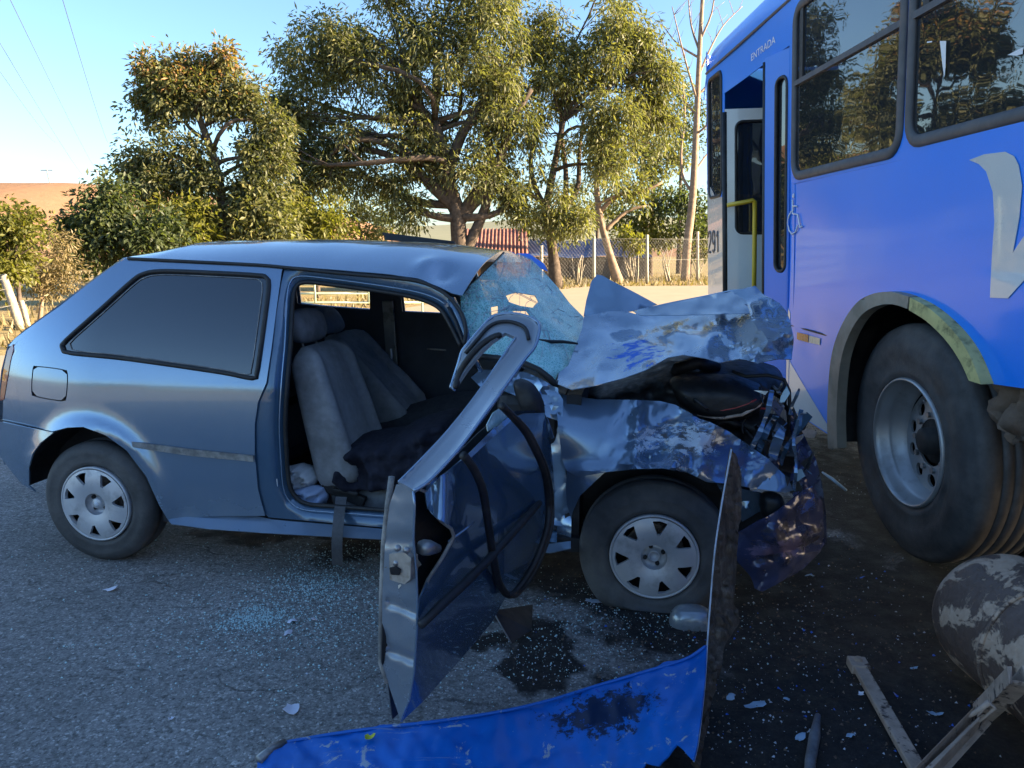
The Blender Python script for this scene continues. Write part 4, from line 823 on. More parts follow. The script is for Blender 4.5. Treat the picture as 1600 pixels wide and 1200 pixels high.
# wheels of the car
def car_wheel(cx, cz, flat, cap, rot):
    w = bpy.data.objects.new('wheel', None); COL.objects.link(w); w.parent = car; w.empty_display_size = 0.05
    Rt = 0.2875 if not flat else 0.305
    prof = [(0.172, 0.05), (0.178, 0.018), (0.190, 0.006), (0.205, 0.002), (0.212, 0.006), (0.235, 0.000), (0.258, 0.004), (0.268, 0.012), (Rt - 0.010, 0.020), (Rt - 0.002, 0.032), (Rt, 0.05), (Rt, 0.075), (Rt - 0.007, 0.078), (Rt - 0.007, 0.086), (Rt, 0.09), (Rt, 0.125), (Rt - 0.006, 0.15), (0.262, 0.168), (0.22, 0.175), (0.172, 0.15)]
    V, F = lathe(prof, 72, (cx, 0, cz))
    if flat:
        V = np.array(V); low = np.clip((cz - 0.10 - V[:, 2]) / 0.2, 0, 1)
        V[:, 1] += np.where(V[:, 1] < 0.06, -0.035, 0.03) * low * np.clip((np.hypot(V[:, 0] - cx, V[:, 2] - cz) - 0.18) / 0.05, 0, 1)
        V[:, 2] = np.maximum(V[:, 2], 0.004)
    obj('tyre', V, F, M['tyre'], w)
    prof = [(0.172, 0.06), (0.1765, 0.020), (0.1785, 0.004), (0.176, -0.002), (0.170, -0.001), (0.166, 0.004), (0.163, 0.014), (0.161, 0.022)]
    V, F = lathe(prof, 72, (cx, 0, cz)); obj('rim_lip', V, F, M['alloy'], w)
    holes = []
    for k in range(7):
        a0 = rot + k * 2 * math.pi / 7
        pts = [(0.150, -0.20), (0.153, 0.0), (0.150, 0.19), (0.100, 0.03), (0.104, -0.08)]
        holes.append([(r_ * math.cos(a0 + q), r_ * math.sin(a0 + q)) for r_, q in pts])
    ring = [(0.1625 * math.cos(q), 0.1625 * math.sin(q)) for q in np.linspace(0, 2 * math.pi, 64, endpoint=False)]
    hub = [(0.056 * math.cos(q), 0.056 * math.sin(q)) for q in np.linspace(0, 2 * math.pi, 32, endpoint=False)]
    P, F, _, _ = tri2d(ring, holes + [hub], 0.014, jit=0.05)
    rr = np.hypot(P[:, 0], P[:, 1]); y = 0.012 - 0.010 * np.sin(np.clip((rr - 0.056) / 0.106, 0, 1) * math.pi)
    obj('rim_face', np.stack([cx + P[:, 0], y, cz + P[:, 1]], 1), F[:, ::-1], M['alloy'], w, solid=0.014, offset=1 if False else -1)
    V, F = lathe([(0.0565, 0.010), (0.054, 0.030), (0.045, 0.036), (0.026, 0.036), (0.024, 0.014), (0.021, 0.011), (0.018, 0.014), (0.017, 0.03), (0.0, 0.03)] if not cap else [(0.0565, 0.010), (0.054, 0.030), (0.045, 0.036), (0.027, 0.036), (0.025, 0.012), (0.020, 0.008), (0.0, 0.007)], 40, (cx, 0, cz)); obj('hub', V, F, M['alloy'], w)
    for k in range(4):
        a0 = rot + 0.5 + k * math.pi / 2; V, F = lathe([(0.0, 0.022), (0.005, 0.022), (0.0085, 0.024), (0.0085, 0.04)], 10, (cx + 0.038 * math.cos(a0), 0, cz + 0.038 * math.sin(a0))); obj('wheel_bolt', V, F, M['rimdark'], w)
    if cap:
        V, F = lathe([(0.0, 0.0045), (0.012, 0.005), (0.013, 0.008)], 6, (cx, 0, cz)); obj('cap_emblem', V, F, M['white'], w)
    V, F = lathe([(0.165, 0.03), (0.160, 0.13), (0.0, 0.13)], 40, (cx, 0, cz)); obj('rim_barrel', V, F, M['rimdark'], w)
    V, F = lathe([(0.12, 0.07), (0.12, 0.085), (0.0, 0.085)], 30, (cx, 0, cz)); obj('brake_disc', V, F, M['mudbar'], w)
    return w
car_wheel(0.0, 0.285, False, True, 1.95)
car_wheel(2.531, 0.228, True, False, 1.45)

# open door (a part of the car, hinged at the front pillar, swung towards the viewer)
def dsheet(name, outline, inv, mat, parent, holes=(), res=7.0, smooth=False, solid=0.003, add=None, seed=1, offset=0.0):
    P, F, O, H = tri2d(outline, holes, res, smooth=smooth, seed=seed)
    d = 1.0 / tps(inv)(P[:, 0], P[:, 1])
    if add is not None: d = d + add(P, O)
    L = wc(Wd(P[:, 0], P[:, 1], d)); return obj(name, L, F[:, ::-1], mat, parent, True, solid, offset=offset)
def dpath(us, vs, ds): return wc(Wd(np.array(us, float), np.array(vs, float), np.array(ds, float)))
SKI = [(640, 770, 1 / 1.80), (650, 1000, 1 / 1.86), (627, 1126, 1 / 1.91), (865, 825, 1 / 3.0), (855, 650, 1 / 2.9), (720, 1029, 1 / 2.28), (730, 710, 1 / 2.12)]
SK = [(668, 752), (690, 742), (700, 735), (730, 711), (760, 681), (793, 654), (820, 646), (850, 645), (860, 690), (866, 760), (865, 825), (849, 867), (820, 900), (789, 934), (768, 972), (720, 1029), (660, 1096), (627, 1127), (639, 1092), (646, 1050), (649, 1005), (651, 972), (655, 936), (669, 906), (690, 873), (705, 842), (709, 832), (700, 820), (680, 808), (670, 795), (664, 775)]
door = dsheet('open_door', SK, SKI, M['inner_paint'], car, res=7, solid=0.003,
              add=lambda P, O: -0.09 * np.exp(-((P[:, 0] - 684) / 24) ** 2 - ((P[:, 1] - 800) / 60) ** 2) + 0.02 * np.sin((P[:, 1] - 650) / 60.0) + 0.012 * fbm(np.c_[P / 100, np.zeros(len(P))], 1.1, 3, seed=4))
tag(door, 'dark blue outer skin of the torn-open side door')
V, F = tube(dpath([658, 690, 730, 765, 805, 843], [977, 945, 908, 872, 828, 786], [1.83, 1.91, 2.05, 2.2, 2.45, 2.75]), [0.011, 0.014, 0.014, 0.014, 0.014, 0.012], 6); obj('door_moulding', V, F, M['trim'], door)
dsheet('inner_trim', [(x - 14, y - 4) for x, y in SK[:18]] + [(606, 1065), (596, 1035), (597, 930), (601, 850), (610, 760)], [(610, 760, 1 / 1.885), (597, 930, 1 / 1.93), (606, 1065, 1 / 1.96), (640, 770, 1 / 1.92), (645, 1000, 1 / 1.98), (865, 825, 1 / 3.12), (855, 650, 1 / 3.0), (720, 1029, 1 / 2.40), (730, 710, 1 / 2.24)], M['trim'], door, res=14, solid=0.004)
SH = [(620, 757), (646, 767), (648, 789), (646, 840), (651, 900), (651, 972), (646, 1050), (639, 1092), (627, 1127), (606, 1065), (597, 1035), (598, 930), (602, 850), (609, 790)]
SHI = [(620, 757, 1 / 1.83), (646, 767, 1 / 1.80), (651, 900, 1 / 1.835), (646, 1050, 1 / 1.88), (627, 1127, 1 / 1.91), (597, 1035, 1 / 1.915), (600, 880, 1 / 1.875)]
def shc(P, O):
    r = 0.004 * fbm(np.c_[P / 100, np.zeros(len(P))], 3, 3, seed=8)
    for v0 in (945, 1020):
        r += 0.012 * np.clip(1 - np.abs(P[:, 1] - (v0 + (P[:, 0] - 622) * 0.35)) / 14, 0, 1) * (P[:, 0] > 606)
    r += 0.010 * np.exp(-((P[:, 1] - 845) / 12) ** 2)
    return r
dsheet('shut_face', SH, SHI, M['shut'], door, res=5, solid=0.003, add=shc)
V, F = tube(dpath([612, 606, 600, 597, 596, 596, 606], [745, 790, 850, 930, 985, 1035, 1066], [1.85, 1.86, 1.88, 1.9, 1.91, 1.92, 1.92]), 0.009, 6); obj('inner_trim_edge', V, F, M['moulding'], door)
V, F = tube(dpath([646, 648, 646, 651, 652, 652, 647, 640, 627], [767, 790, 842, 900, 940, 972, 1050, 1092, 1127], [1.795, 1.80, 1.81, 1.825, 1.83, 1.84, 1.87, 1.89, 1.905]), 0.0035, 6); obj('folded_skin_edge', V, F, M['paint'], door)
V, F = tube(dpath([646, 655, 668, 676, 690, 705, 709, 704, 690, 669, 656, 652], [768, 764, 770, 800, 815, 826, 838, 848, 873, 905, 936, 970], [1.80, 1.82, 1.86, 1.87, 1.88, 1.90, 1.91, 1.91, 1.90, 1.88, 1.86, 1.845]), 0.005, 6); obj('torn_skin_lip', V, F, M['moulding'], door)
dsheet('door_hollow_shade', [(646, 760), (668, 755), (700, 770), (716, 830), (700, 880), (665, 920), (651, 965), (648, 900), (645, 840)], [(646, 760, 1 / 1.93), (716, 830, 1 / 2.1), (651, 965, 1 / 1.95), (645, 840, 1 / 1.95)], M['black'], door, res=9)  # black sheet stands in for the shade inside the torn door
dsheet('bent_skin_flap', [(664, 770), (690, 742), (704, 738), (708, 790), (700, 820), (680, 808), (668, 795)], [(664, 770, 1 / 1.83), (704, 738, 1 / 1.90), (700, 820, 1 / 1.86)], M['paint'], door, res=5, add=lambda P, O: 0.02 * np.sin(P[:, 0] / 7.0))
lat = dsheet('latch', [(608, 866), (632, 863), (642, 872), (641, 905), (632, 913), (609, 906)], [(608, 866, 1 / 1.84), (642, 872, 1 / 1.81), (641, 905, 1 / 1.815), (609, 906, 1 / 1.85)], M['latch'], door, res=7, solid=0.030, offset=-1)
dsheet('latch_slot', [(609, 887), (618, 885), (626, 890), (624, 898), (611, 897)], [(609, 887, 1 / 1.838), (626, 890, 1 / 1.822), (611, 897, 1 / 1.842)], M['black'], lat, res=5, solid=0.004)
for (u_, v_) in ((621, 857), (635, 860)): 
    p = dpath([u_], [v_], [1.815])[0]; V, F = lathe([(0.0, -0.005), (0.007, -0.004), (0.009, 0.004)], 10, tuple(p)); obj('latch_bolt', V, F, M['metal'], door)
p = dpath([619], [880], [1.835])[0]; V, F = lathe([(0.0, -0.005), (0.007, -0.004), (0.009, 0.004)], 10, tuple(p)); obj('latch_rivet', V, F, M['metal'], lat)
V, F = tube(dpath([661, 672, 684], [855, 856, 857], [1.84, 1.88, 1.92]), [0.020, 0.020, 0.012], 8); obj('lock_barrel', V, F, M['metal'], door)
# window frame of the door, bent over into a hook
WF = [(622, 755), (655, 722), (700, 674), (745, 617), (784, 560), (806, 529), (790, 522), (770, 535), (752, 552), (731, 578), (709, 610), (704, 606), (719, 562), (723, 549), (740, 528), (758, 507), (772, 496), (792, 491), (816, 493), (836, 501), (843, 512), (836, 542), (820, 562), (796, 595), (760, 645), (715, 705), (670, 753), (646, 768)]
WFI = [(622, 755, 1 / 1.83), (646, 768, 1 / 1.80), (700, 690, 1 / 1.93), (760, 625, 1 / 2.05), (843, 512, 1 / 2.20), (800, 495, 1 / 2.24), (724, 548, 1 / 2.22), (706, 608, 1 / 2.20)]
wf = dsheet('window_frame', WF, WFI, M['shut'], door, res=5, solid=0.010, add=lambda P, O: -0.012 * np.clip(1 - segdist(P, O) / 9.0, 0, 1) ** 2 + 0.004)
e1 = catmull([(646, 767), (670, 752), (715, 704), (760, 644), (796, 594), (820, 561), (836, 541), (843, 511), (836, 500), (815, 492), (791, 490), (770, 495), (756, 508), (738, 529), (722, 549), (718, 562), (704, 606)], 8, False)
V, F = tube(wc(Wd(e1[:, 0], e1[:, 1], 1 / tps(WFI)(e1[:, 0], e1[:, 1]) - 0.010)), 0.005, 6); obj('frame_outer_highlight', V, F, M['paint'], wf)  # paler tube stands in for the highlight along the outer frame edge
e2 = catmull([(623, 753), (655, 721), (700, 673), (745, 616), (784, 559), (806, 527)], 8, False)
V, F = tube(wc(Wd(e2[:, 0], e2[:, 1], 1 / tps(WFI)(e2[:, 0], e2[:, 1]) - 0.008)), 0.004, 6); obj('frame_inner_highlight', V, F, M['paint'], wf)  # paler tube stands in for the highlight along the inner frame edge
e3 = catmull([(711, 607), (722, 575), (745, 545), (768, 528), (784, 523)], 6, False)
V, F = tube(wc(Wd(e3[:, 0], e3[:, 1], 1 / tps(WFI)(e3[:, 0], e3[:, 1]) - 0.014)), [0.006] + [0.010] * (len(e3) - 2) + [0.006], 6); obj('glass_run_rubber', V, F, M['rubber'], wf)
e4 = catmull([(727, 552), (746, 530), (763, 511), (780, 503), (800, 503), (820, 512), (826, 530)], 6, False)
V, F = tube(wc(Wd(e4[:, 0], e4[:, 1], 1 / tps(WFI)(e4[:, 0], e4[:, 1]) - 0.010)), 0.006, 6); obj('frame_groove', V, F, M['trim'], wf)
# door weather strips hanging loose
s1 = catmull([(784, 634), (802, 652), (822, 676), (842, 715), (852, 745), (857, 785), (855, 825), (836, 879), (812, 917), (796, 930), (782, 916), (772, 879), (763, 820), (754, 765), (739, 731), (724, 711)], 8, False)
dd = np.interp(np.arange(len(s1)), [0, len(s1) * 0.3, len(s1) * 0.55, len(s1) * 0.7, len(s1) - 1], [2.25, 2.62, 2.55, 2.25, 2.0])
V, F = tube(wc(Wd(s1[:, 0], s1[:, 1], dd)), 0.0125, 8); obj('loose_weatherstrip', V, F, M['rubber'], door)
s2 = s1[int(len(s1) * 0.05):int(len(s1) * 0.62)] + np.array([6, 1.5]); V, F = tube(wc(Wd(s2[:, 0], s2[:, 1], dd[int(len(s1) * 0.05):int(len(s1) * 0.62)] + 0.01)), 0.008, 6); obj('weatherstrip_lip', V, F, M['rubber'], door)
dsheet('belt_line_strip', [(728, 712), (760, 680), (792, 653), (797, 659), (765, 688), (733, 718)], [(728, 712, 1 / 2.08), (792, 653, 1 / 2.42), (797, 659, 1 / 2.42)], M['paint'], door, res=6, solid=0.01)
dsheet('broken_door_glass', [(760, 664), (770, 645), (786, 634), (796, 648), (778, 664), (762, 674)], [(760, 664, 1 / 2.3), (790, 640, 1 / 2.5), (762, 674, 1 / 2.3)], M['crumb'], door, res=5)
V, F = tube(dpath([700, 712, 730, 741], [846, 838, 825, 815], [1.94, 1.97, 2.02, 2.06]), [0.002, 0.004, 0.004, 0.002], 5); obj('scratch_crease', V, F, M['paint'], door)

# things left in the car
jk = carpuff('jacket', [(538, 712), (548, 704), (562, 700), (556, 688), (562, 680), (590, 674), (630, 668), (650, 656), (690, 644), (712, 642), (724, 656), (722, 680), (706, 712), (680, 735), (640, 748), (600, 752), (566, 754), (548, 744)], 0.42, 0.20, M['navy'], None, 16, res=5, bump=lambda L: 0.05 * fbm(L, 7, 4, True, 1.0) + 0.02 * fbm(L, 25, 2))
jk.location = tuple(CO); jk.rotation_euler = (0, 0, CY); tag(jk, 'crumpled navy jacket lying on the front passenger seat', 'jacket')
for nm, pts, ym, mt, lb in (('white_cloth', [(452, 728), (470, 724), (488, 730), (498, 745), (494, 756), (470, 760), (454, 757)], 0.22, 'cloth_w', 'folded off-white cloth behind the passenger seat in the car'),
                            ('blue_cloth', [(454, 762), (480, 757), (505, 762), (512, 775), (510, 786), (480, 786), (462, 782)], 0.18, 'cloth_b', 'pale blue cloth on the car floor beside the door sill')):
    o = carpuff(nm, pts, ym, 0.045, M[mt], None, 5, res=2.5, smooth=False, bump=lambda L: 0.035 * fbm(L, 22, 4, True)); o.location = tuple(CO); o.rotation_euler = (0, 0, CY); tag(o, lb, 'cloth')

# ------------------------------------------------------------------ the bus
BO = np.array([3.0, 3.28, 0.0])
bus = empty('city_bus', tuple(BO), 'blue and white city bus with open entrance door and exposed rear wheel', 'bus')
def bobj(name, V, F, mat, parent=None, **k): return obj(name, np.asarray(V, float) - BO, F, mat, parent or bus, **k)
def byz(u, v): q = bp(np.asarray(u, float), np.asarray(v, float)); return q[..., 1:]
def bsheet(name, poly, mat, parent=None, holes=(), res=0.10, off=0.0, solid=0.004, smooth=False, fn=None):
    P, F, O, H = tri2d(poly, holes, res, smooth=smooth); V = bw(P[:, 0], P[:, 1], off)
    if fn is not None: V[:, 0] += fn(P[:, 0], P[:, 1])
    return bobj(name, V, F, mat, parent, solid=solid)
def rrect(y0, y1, z0, z1, r=0.09, n=5):
    out = []
    for cy, cz, a0 in ((y1 - r, z1 - r, 0), (y0 + r, z1 - r, 90), (y0 + r, z0 + r, 180), (y1 - r, z0 + r, 270)):
        for k in range(n + 1): a_ = R(a0 + 90 * k / n); out.append((cy + r * math.cos(a_), cz + r * math.sin(a_)))
    return out
ARC_O = [(1309, 690), (1307, 640), (1312, 565), (1326, 515), (1350, 477), (1378, 460), (1410, 457), (1437, 464), (1470, 484), (1505, 518), (1530, 555), (1550, 600)]
arc_o = byz(*catmull(ARC_O, 8, False).T)
wins = [rrect(3.285, 4.49, 1.855, 2.775), rrect(1.95, 3.215, 1.875, 2.775), rrect(0.62, 1.88, 1.875, 2.775), rrect(-0.72, 0.55, 1.875, 2.775), rrect(-2.05, -0.79, 1.875, 2.775), rrect(-3.4, -2.12, 1.875, 2.775)]
rearwin = rrect(5.99, 6.36, 1.85, 2.78, 0.06)
doorhole = [(4.56, 0.40), (4.56, 2.60), (5.92, 2.60), (5.92, 0.40)]
side = [(6.42, 0.40), (6.42, 2.85), (-5.8, 2.85), (-5.8, 0.42), (-1.6, 0.42), (-1.6, 0.99), (0.4, 0.985), (2.42, 0.985)] + [tuple(q) for q in arc_o[::-1]] + [(3.86, 0.43), (4.45, 0.455), (4.50, 0.40), (4.52, 0.40)]
side = side[:-1] + [(4.56, 0.40)] if False else side
dents = lambda y, z: 0.010 * np.exp(-((y - 4.2) / 0.25) ** 2 - ((z - 0.93) / 0.10) ** 2) * np.sin(y * 11) + 0.004 * np.sin(y * 2.1 + z * 3) + 0.002 * np.sin(y * 4.1 - z * 3)
bsheet('side_panel', side, M['bus_blue'], holes=wins + [rearwin, doorhole], res=0.09, solid=0.006, fn=dents)
# roof, rear end and far side
V, F = [], []; prof = []
for k in range(9): a_ = R(90 * k / 8); prof.append((1.77 - BSL * 2.85 + 0.004 + 0.20 - 0.20 * math.cos(a_) ** 0.8, 2.855 + 0.25 * math.sin(a_)))
prof += [(2.9, 3.14), (3.7, 3.08)] + [(4.10 - 0.28 + 0.25 * math.sin(R(q)) , 2.85 + 0.20 * math.cos(R(q)) - 0.02) for q in (0, 30, 60, 90)]
ys = [-5.8, -2, 1, 3, 4.5, 6.0, 6.42, 6.52, 6.60, 6.64]
for y in ys:
    dr = 0.0 if y < 6.42 else 0.35 * ((y - 6.42) / 0.22) ** 2 * 0.5
    for (x, z) in prof: V.append((x + (0.03 * ((y - 6.42) / 0.2) if y > 6.42 else 0), y, z - dr))
m = len(prof)
for i in range(len(ys) - 1):
    for k in range(m - 1): F.append((i * m + k, i * m + k + 1, (i + 1) * m + k + 1, (i + 1) * m + k))
bobj('roof', V, F, M['bus_blue'], solid=0.006)
# rounded rear corner and rear face
cor = [(BX0 + 0.00, 6.424)] + [(BX0 + 0.26 - 0.26 * math.cos(R(q)), 6.424 + 0.22 * math.sin(R(q))) for q in (20, 40, 60, 80, 90)] + [(2.8, 6.70), (3.9, 6.66)]
zs = [0.40, 0.9, 1.4, 1.55, 1.9, 2.4, 2.7, 2.86, 3.02]
V = [(x - BSL * z, y, z) for z in zs for (x, y) in cor]; n = len(cor)
F = [(i * n + k, i * n + k + 1, (i + 1) * n + k + 1, (i + 1) * n + k) for i in range(len(zs) - 1) for k in range(n - 1)]
bobj('rear_corner', V, [f for f in F if f[0] < 4 * n], M['bus_white'], solid=0.006); bobj('rear_upper', V, [f for f in F if f[0] >= 4 * n], M['bus_blue'], solid=0.006)
V, F = boxm((4.16, -5.8, 0.5), (4.20, 6.6, 2.9)); bobj('far_side', V, F, M['bus_blue'], smooth=False)
V, F = boxm((1.9, -5.82, 0.5), (4.2, -5.78, 3.0)); bobj('front_end', V, F, M['bus_blue'], smooth=False)
V, F = join([boxm((1.80, -5.7, 0.86), (4.16, 2.30, 0.92)), boxm((2.5, 2.30, 0.86), (4.16, 4.3, 0.92)), boxm((1.86, 4.3, 0.40), (4.16, 6.4, 0.46))]); bobj('cabin_floor', V, F, M['dark_in'], smooth=False)
# gutter line and waist seam
V, F = tube(bw(np.linspace(-5.8, 6.42, 30), np.full(30, 2.848), 0.008), 0.010, 6); bobj('roof_gutter', V, F, M['bus_seal'])
V, F = tube(bw(np.linspace(3.74, 4.50, 6), np.full(6, 0.977), 0.001), 0.006, 6); bobj('panel_seam', V, F, M['rubber'])
V, F = tube(bw(np.full(4, 3.83), np.linspace(0.62, 0.97, 4), 0.001), 0.003, 6); bobj('panel_seam', V, F, M['rubber'])
V, F = tube(bw(np.full(8, 4.556), np.linspace(0.46, 2.58, 8), 0.003), 0.006, 6); bobj('corner_trim', V, F, M['bus_door_blue'])
V, F = tube(bw(np.linspace(1.0, 4.5, 6), np.full(6, 1.815), 0.0), 0.0025, 5); bobj('panel_seam', V, F, M['bus_door_blue'])
V, F = tube(bw(np.full(4, 4.47), np.linspace(1.0, 1.82, 4), 0.0), 0.0025, 5); bobj('panel_seam', V, F, M['bus_door_blue'])
# windows
for w_ in wins:
    o = bsheet('window', w_, M['bus_glass'], off=-0.004, res=0.15, solid=0.0)
    q = np.array(catmull(w_, 0.05)); V, F = tube(bw(q[:, 0], q[:, 1], 0.002), 0.027, 8, closed=True)
    V = np.array(V); c_ = bw(q[:, 0], q[:, 1], 0.002).repeat(8, 0); V[:, 0] = c_[:, 0] + (V[:, 0] - c_[:, 0]) * 0.55
    bobj('seal', V, F, M['bus_seal'], o)
    y0, y1 = min(a_[0] for a_ in w_), max(a_[0] for a_ in w_)
    V, F = bar(bw(y0 + 0.01, 2.37, 0.002), bw(y1 - 0.01, 2.37, 0.002), 0.02, 0.028); bobj('slider_rail', V, F, M['bus_seal'], o, smooth=False)
    V, F = bar(bw(y1 - 0.10, 2.385, 0.0), bw(y1 - 0.10, 2.76, 0.0), 0.012, 0.045, (0, 1, 0)); bobj('slider_frame', V, F, M['rubber'], o, smooth=False)
o = bsheet('window', rearwin, M['bus_glass'], off=-0.004, res=0.15, solid=0.0); q = catmull(rearwin, 0.05); V, F = tube(bw(q[:, 0], q[:, 1], 0.002), 0.014, 8, closed=True); bobj('seal', V, F, M['rubber'], o)
# door leaves and handrail
dw = [Vector(v) for v in ()]
def leaf(name, a, b, z0, z1, mat, win, edge):
    a, b = np.array(a, float), np.array(b, float)
    def pt(s, z, off=0.0):
        n_ = np.array([(b - a)[1], -(b - a)[0]]); n_ = n_ / np.linalg.norm(n_)
        q = a + (b - a) * s; return np.array([q[0] - BSL * (z - 1.5) + n_[0] * off, q[1] + n_[1] * off, z])
    Lw = np.linalg.norm(b - a); out = [(0, z0), (Lw, z0), (Lw, z1), (0, z1)]
    hole = rrect(win[0] * Lw, win[1] * Lw, win[2], win[3], 0.05)
    P, F, _, _ = tri2d(out, [hole], 0.12); o = bobj(name, [pt(p[0] / Lw, p[1]) for p in P], F, mat, solid=0.03, smooth=False)
    P, F, _, _ = tri2d(hole, (), 0.3); bobj('leaf_glass', [pt(p[0] / Lw, p[1]) for p in P], F, M['bus_glass'], o, smooth=False)
    q = catmull(hole, 0.05); V, F = tube([pt(p[0] / Lw, p[1], 0.012) for p in q], 0.012, 6, closed=True); bobj('leaf_seal', V, F, M['rubber'], o)
    for s in edge:
        V, F = tube([pt(s, z0 + 0.02, 0), pt(s, z1 - 0.02, 0)], 0.022, 8); bobj('rubber_edge', V, F, M['rubber'], o)
    return o, pt
g1, gp = leaf('door_leaf', (1.632, 5.74), (2.02, 5.66), 0.42, 2.45, M['bus_leaf'], (0.20, 0.86, 1.55, 2.36), (0.0,))
b1_, bpp = leaf('door_leaf', (1.648, 4.88), (1.702, 4.60), 0.42, 2.60, M['bus_door_blue'], (0.50, 0.93, 1.30, 2.45), (0.0,))
hr = [(1.61, 5.66, 1.755), (1.70, 5.62, 1.77), (1.775, 5.58, 1.785), (1.79, 5.58, 1.775), (1.795, 5.58, 1.7), (1.815, 5.58, 1.3), (1.84, 5.58, 0.75)]
V, F = tube(hr, 0.017, 10); bobj('handrail', V, F, M['yellow'])
V, F = join([boxm((2.62, 4.0, 0.45), (2.64, 6.4, 2.85)), boxm((1.95, 5.86, 0.45), (2.62, 5.90, 2.75))]); bobj('stairwell_wall', V, F, M['dark_in'], smooth=False)
bsheet('door_step', [(4.58, 0.40), (5.90, 0.40), (5.90, 0.52), (4.58, 0.52)], M['yellow'], off=-0.03, res=0.3)
# livery: white flash, number, lettering
def decal(name, poly, mat, off=0.005, res=0.06, smooth=False): return bsheet(name, poly, mat, off=off, res=res, solid=0.0015, smooth=smooth, fn=dents)
decal('white_flash', [tuple(byz(1237, 566)), tuple(byz(1306, 684)), (4.44, 0.46), (4.50, 0.46), (4.50, 0.80)], M['bus_white'])
decal('white_flash', [(5.95, 0.42), (5.95, 1.83), (6.20, 1.86), (6.41, 1.98), (6.41, 0.42)], M['bus_white'])
decal('white_flash', [(4.512, 0.45), (4.512, 1.05), (4.552, 1.08), (4.552, 0.42)], M['bus_white'])
VG = [(1519, 250), (1543, 241), (1576, 237), (1590, 244), (1597, 258), (1602, 290), (1597, 340), (1586, 395), (1610, 360), (1640, 330), (1660, 340), (1650, 380), (1610, 430), (1577, 466), (1549, 465), (1553, 401), (1558, 345), (1556, 300), (1546, 268), (1534, 256)]
decal('white_letter', [tuple(byz(*q)) for q in VG], M['bus_white'], 0.006)
wm = M['white']
for poly in ([(1470, 64), (1480, 64), (1479, 105), (1477, 121), (1474, 100)], [(1450, 65), (1458, 64), (1458, 66), (1450, 67)], [(1576, 86), (1600, 74), (1600, 84), (1590, 87)]):
    bsheet('window_lettering', [tuple(byz(*q)) for q in poly], wm, off=0.004, res=0.05, solid=0.0)
def text(name, s, y_left, y_right, z, mat, off, hscale=1.0, bold=0.0):
    cu = bpy.data.curves.new(name, 'FONT'); cu.body = s; cu.offset = bold; o = bpy.data.objects.new(name, cu); COL.objects.link(o)
    bpy.context.view_layer.update(); me = bpy.data.meshes.new_from_object(o.evaluated_get(bpy.context.evaluated_depsgraph_get())); bpy.data.objects.remove(o)
    C_ = np.array([v.co[:] for v in me.vertices]); w_ = C_[:, 0].max() - C_[:, 0].min(); k = (y_left - y_right) / w_
    V = bw(y_left - (C_[:, 0] - C_[:, 0].min()) * k, z + C_[:, 1] * k * hscale, off); F = [tuple(p.vertices) for p in me.polygons]; bpy.data.meshes.remove(me)
    return bobj(name, V, F, mat, smooth=False)
text('entrance_lettering', 'ENTRADA', 5.26, 4.80, 2.675, wm, 0.008, 0.62)
digs = {'2': [[(0.05, 0.72), (0.12, 0.92), (0.5, 1.0), (0.88, 0.9), (0.92, 0.68), (0.75, 0.48), (0.3, 0.2), (0.05, 0.0), (0.95, 0.0)]], '9': [[(0.9, 0.7), (0.8, 0.94), (0.5, 1.0), (0.2, 0.94), (0.08, 0.7), (0.2, 0.46), (0.5, 0.4), (0.8, 0.48), (0.9, 0.7), (0.92, 0.45), (0.82, 0.12), (0.5, 0.0), (0.15, 0.08)]], '1': [[(0.15, 0.75), (0.5, 0.98), (0.52, 1.0), (0.52, 0.0)]]}
for ki, ch in enumerate('291'):
    prt = []
    for st_ in digs[ch]:
        q = np.array(st_); yy = 6.395 - ki * 0.125 - q[:, 0] * 0.092; zz = 1.405 + q[:, 1] * 0.17
        V, F = tube(bw(yy, zz, 0.012), 0.0125, 6); V = np.array(V); V[:, 0] = bw(V[:, 1], V[:, 2], 0.012)[:, 0] + (V[:, 0] - bw(V[:, 1], V[:, 2], 0.012)[:, 0]) * 0.15; prt.append((V, F))
    V, F = join(prt); bobj('fleet_number', V, F, M['print_grey'])
wcp = []
hd = byz(1241, 306); rc = byz(1241, 352)
wcp.append(tube(bw(np.array([hd[0], hd[0]]), np.array([hd[1], hd[1]]), np.array([0.004, 0.007])), 0.013, 10))
def pl(pts, r=0.0045): q = np.array([byz(*p) for p in pts]); return tube(bw(q[:, 0], q[:, 1], 0.006), r, 6)
wcp += [pl([(1240, 312), (1240, 334), (1248, 335), (1252, 356), (1255, 353)]), pl([(1240, 322), (1247, 322)]), pl([(1238, 330), (1234, 338), (1232.5, 348), (1234.5, 360), (1239, 366), (1245, 362), (1248, 352)])]
V, F = join(wcp); bobj('wheelchair_symbol', V, F, wm)
decal('side_reflector', [tuple(byz(*q)) for q in ((1249, 519), (1264, 523), (1264, 535), (1249, 530))], M['orange'], 0.008)
decal('side_reflector', [tuple(byz(*q)) for q in ((1265, 524), (1283, 529), (1282, 539), (1265, 535))], M['cream'], 0.008)
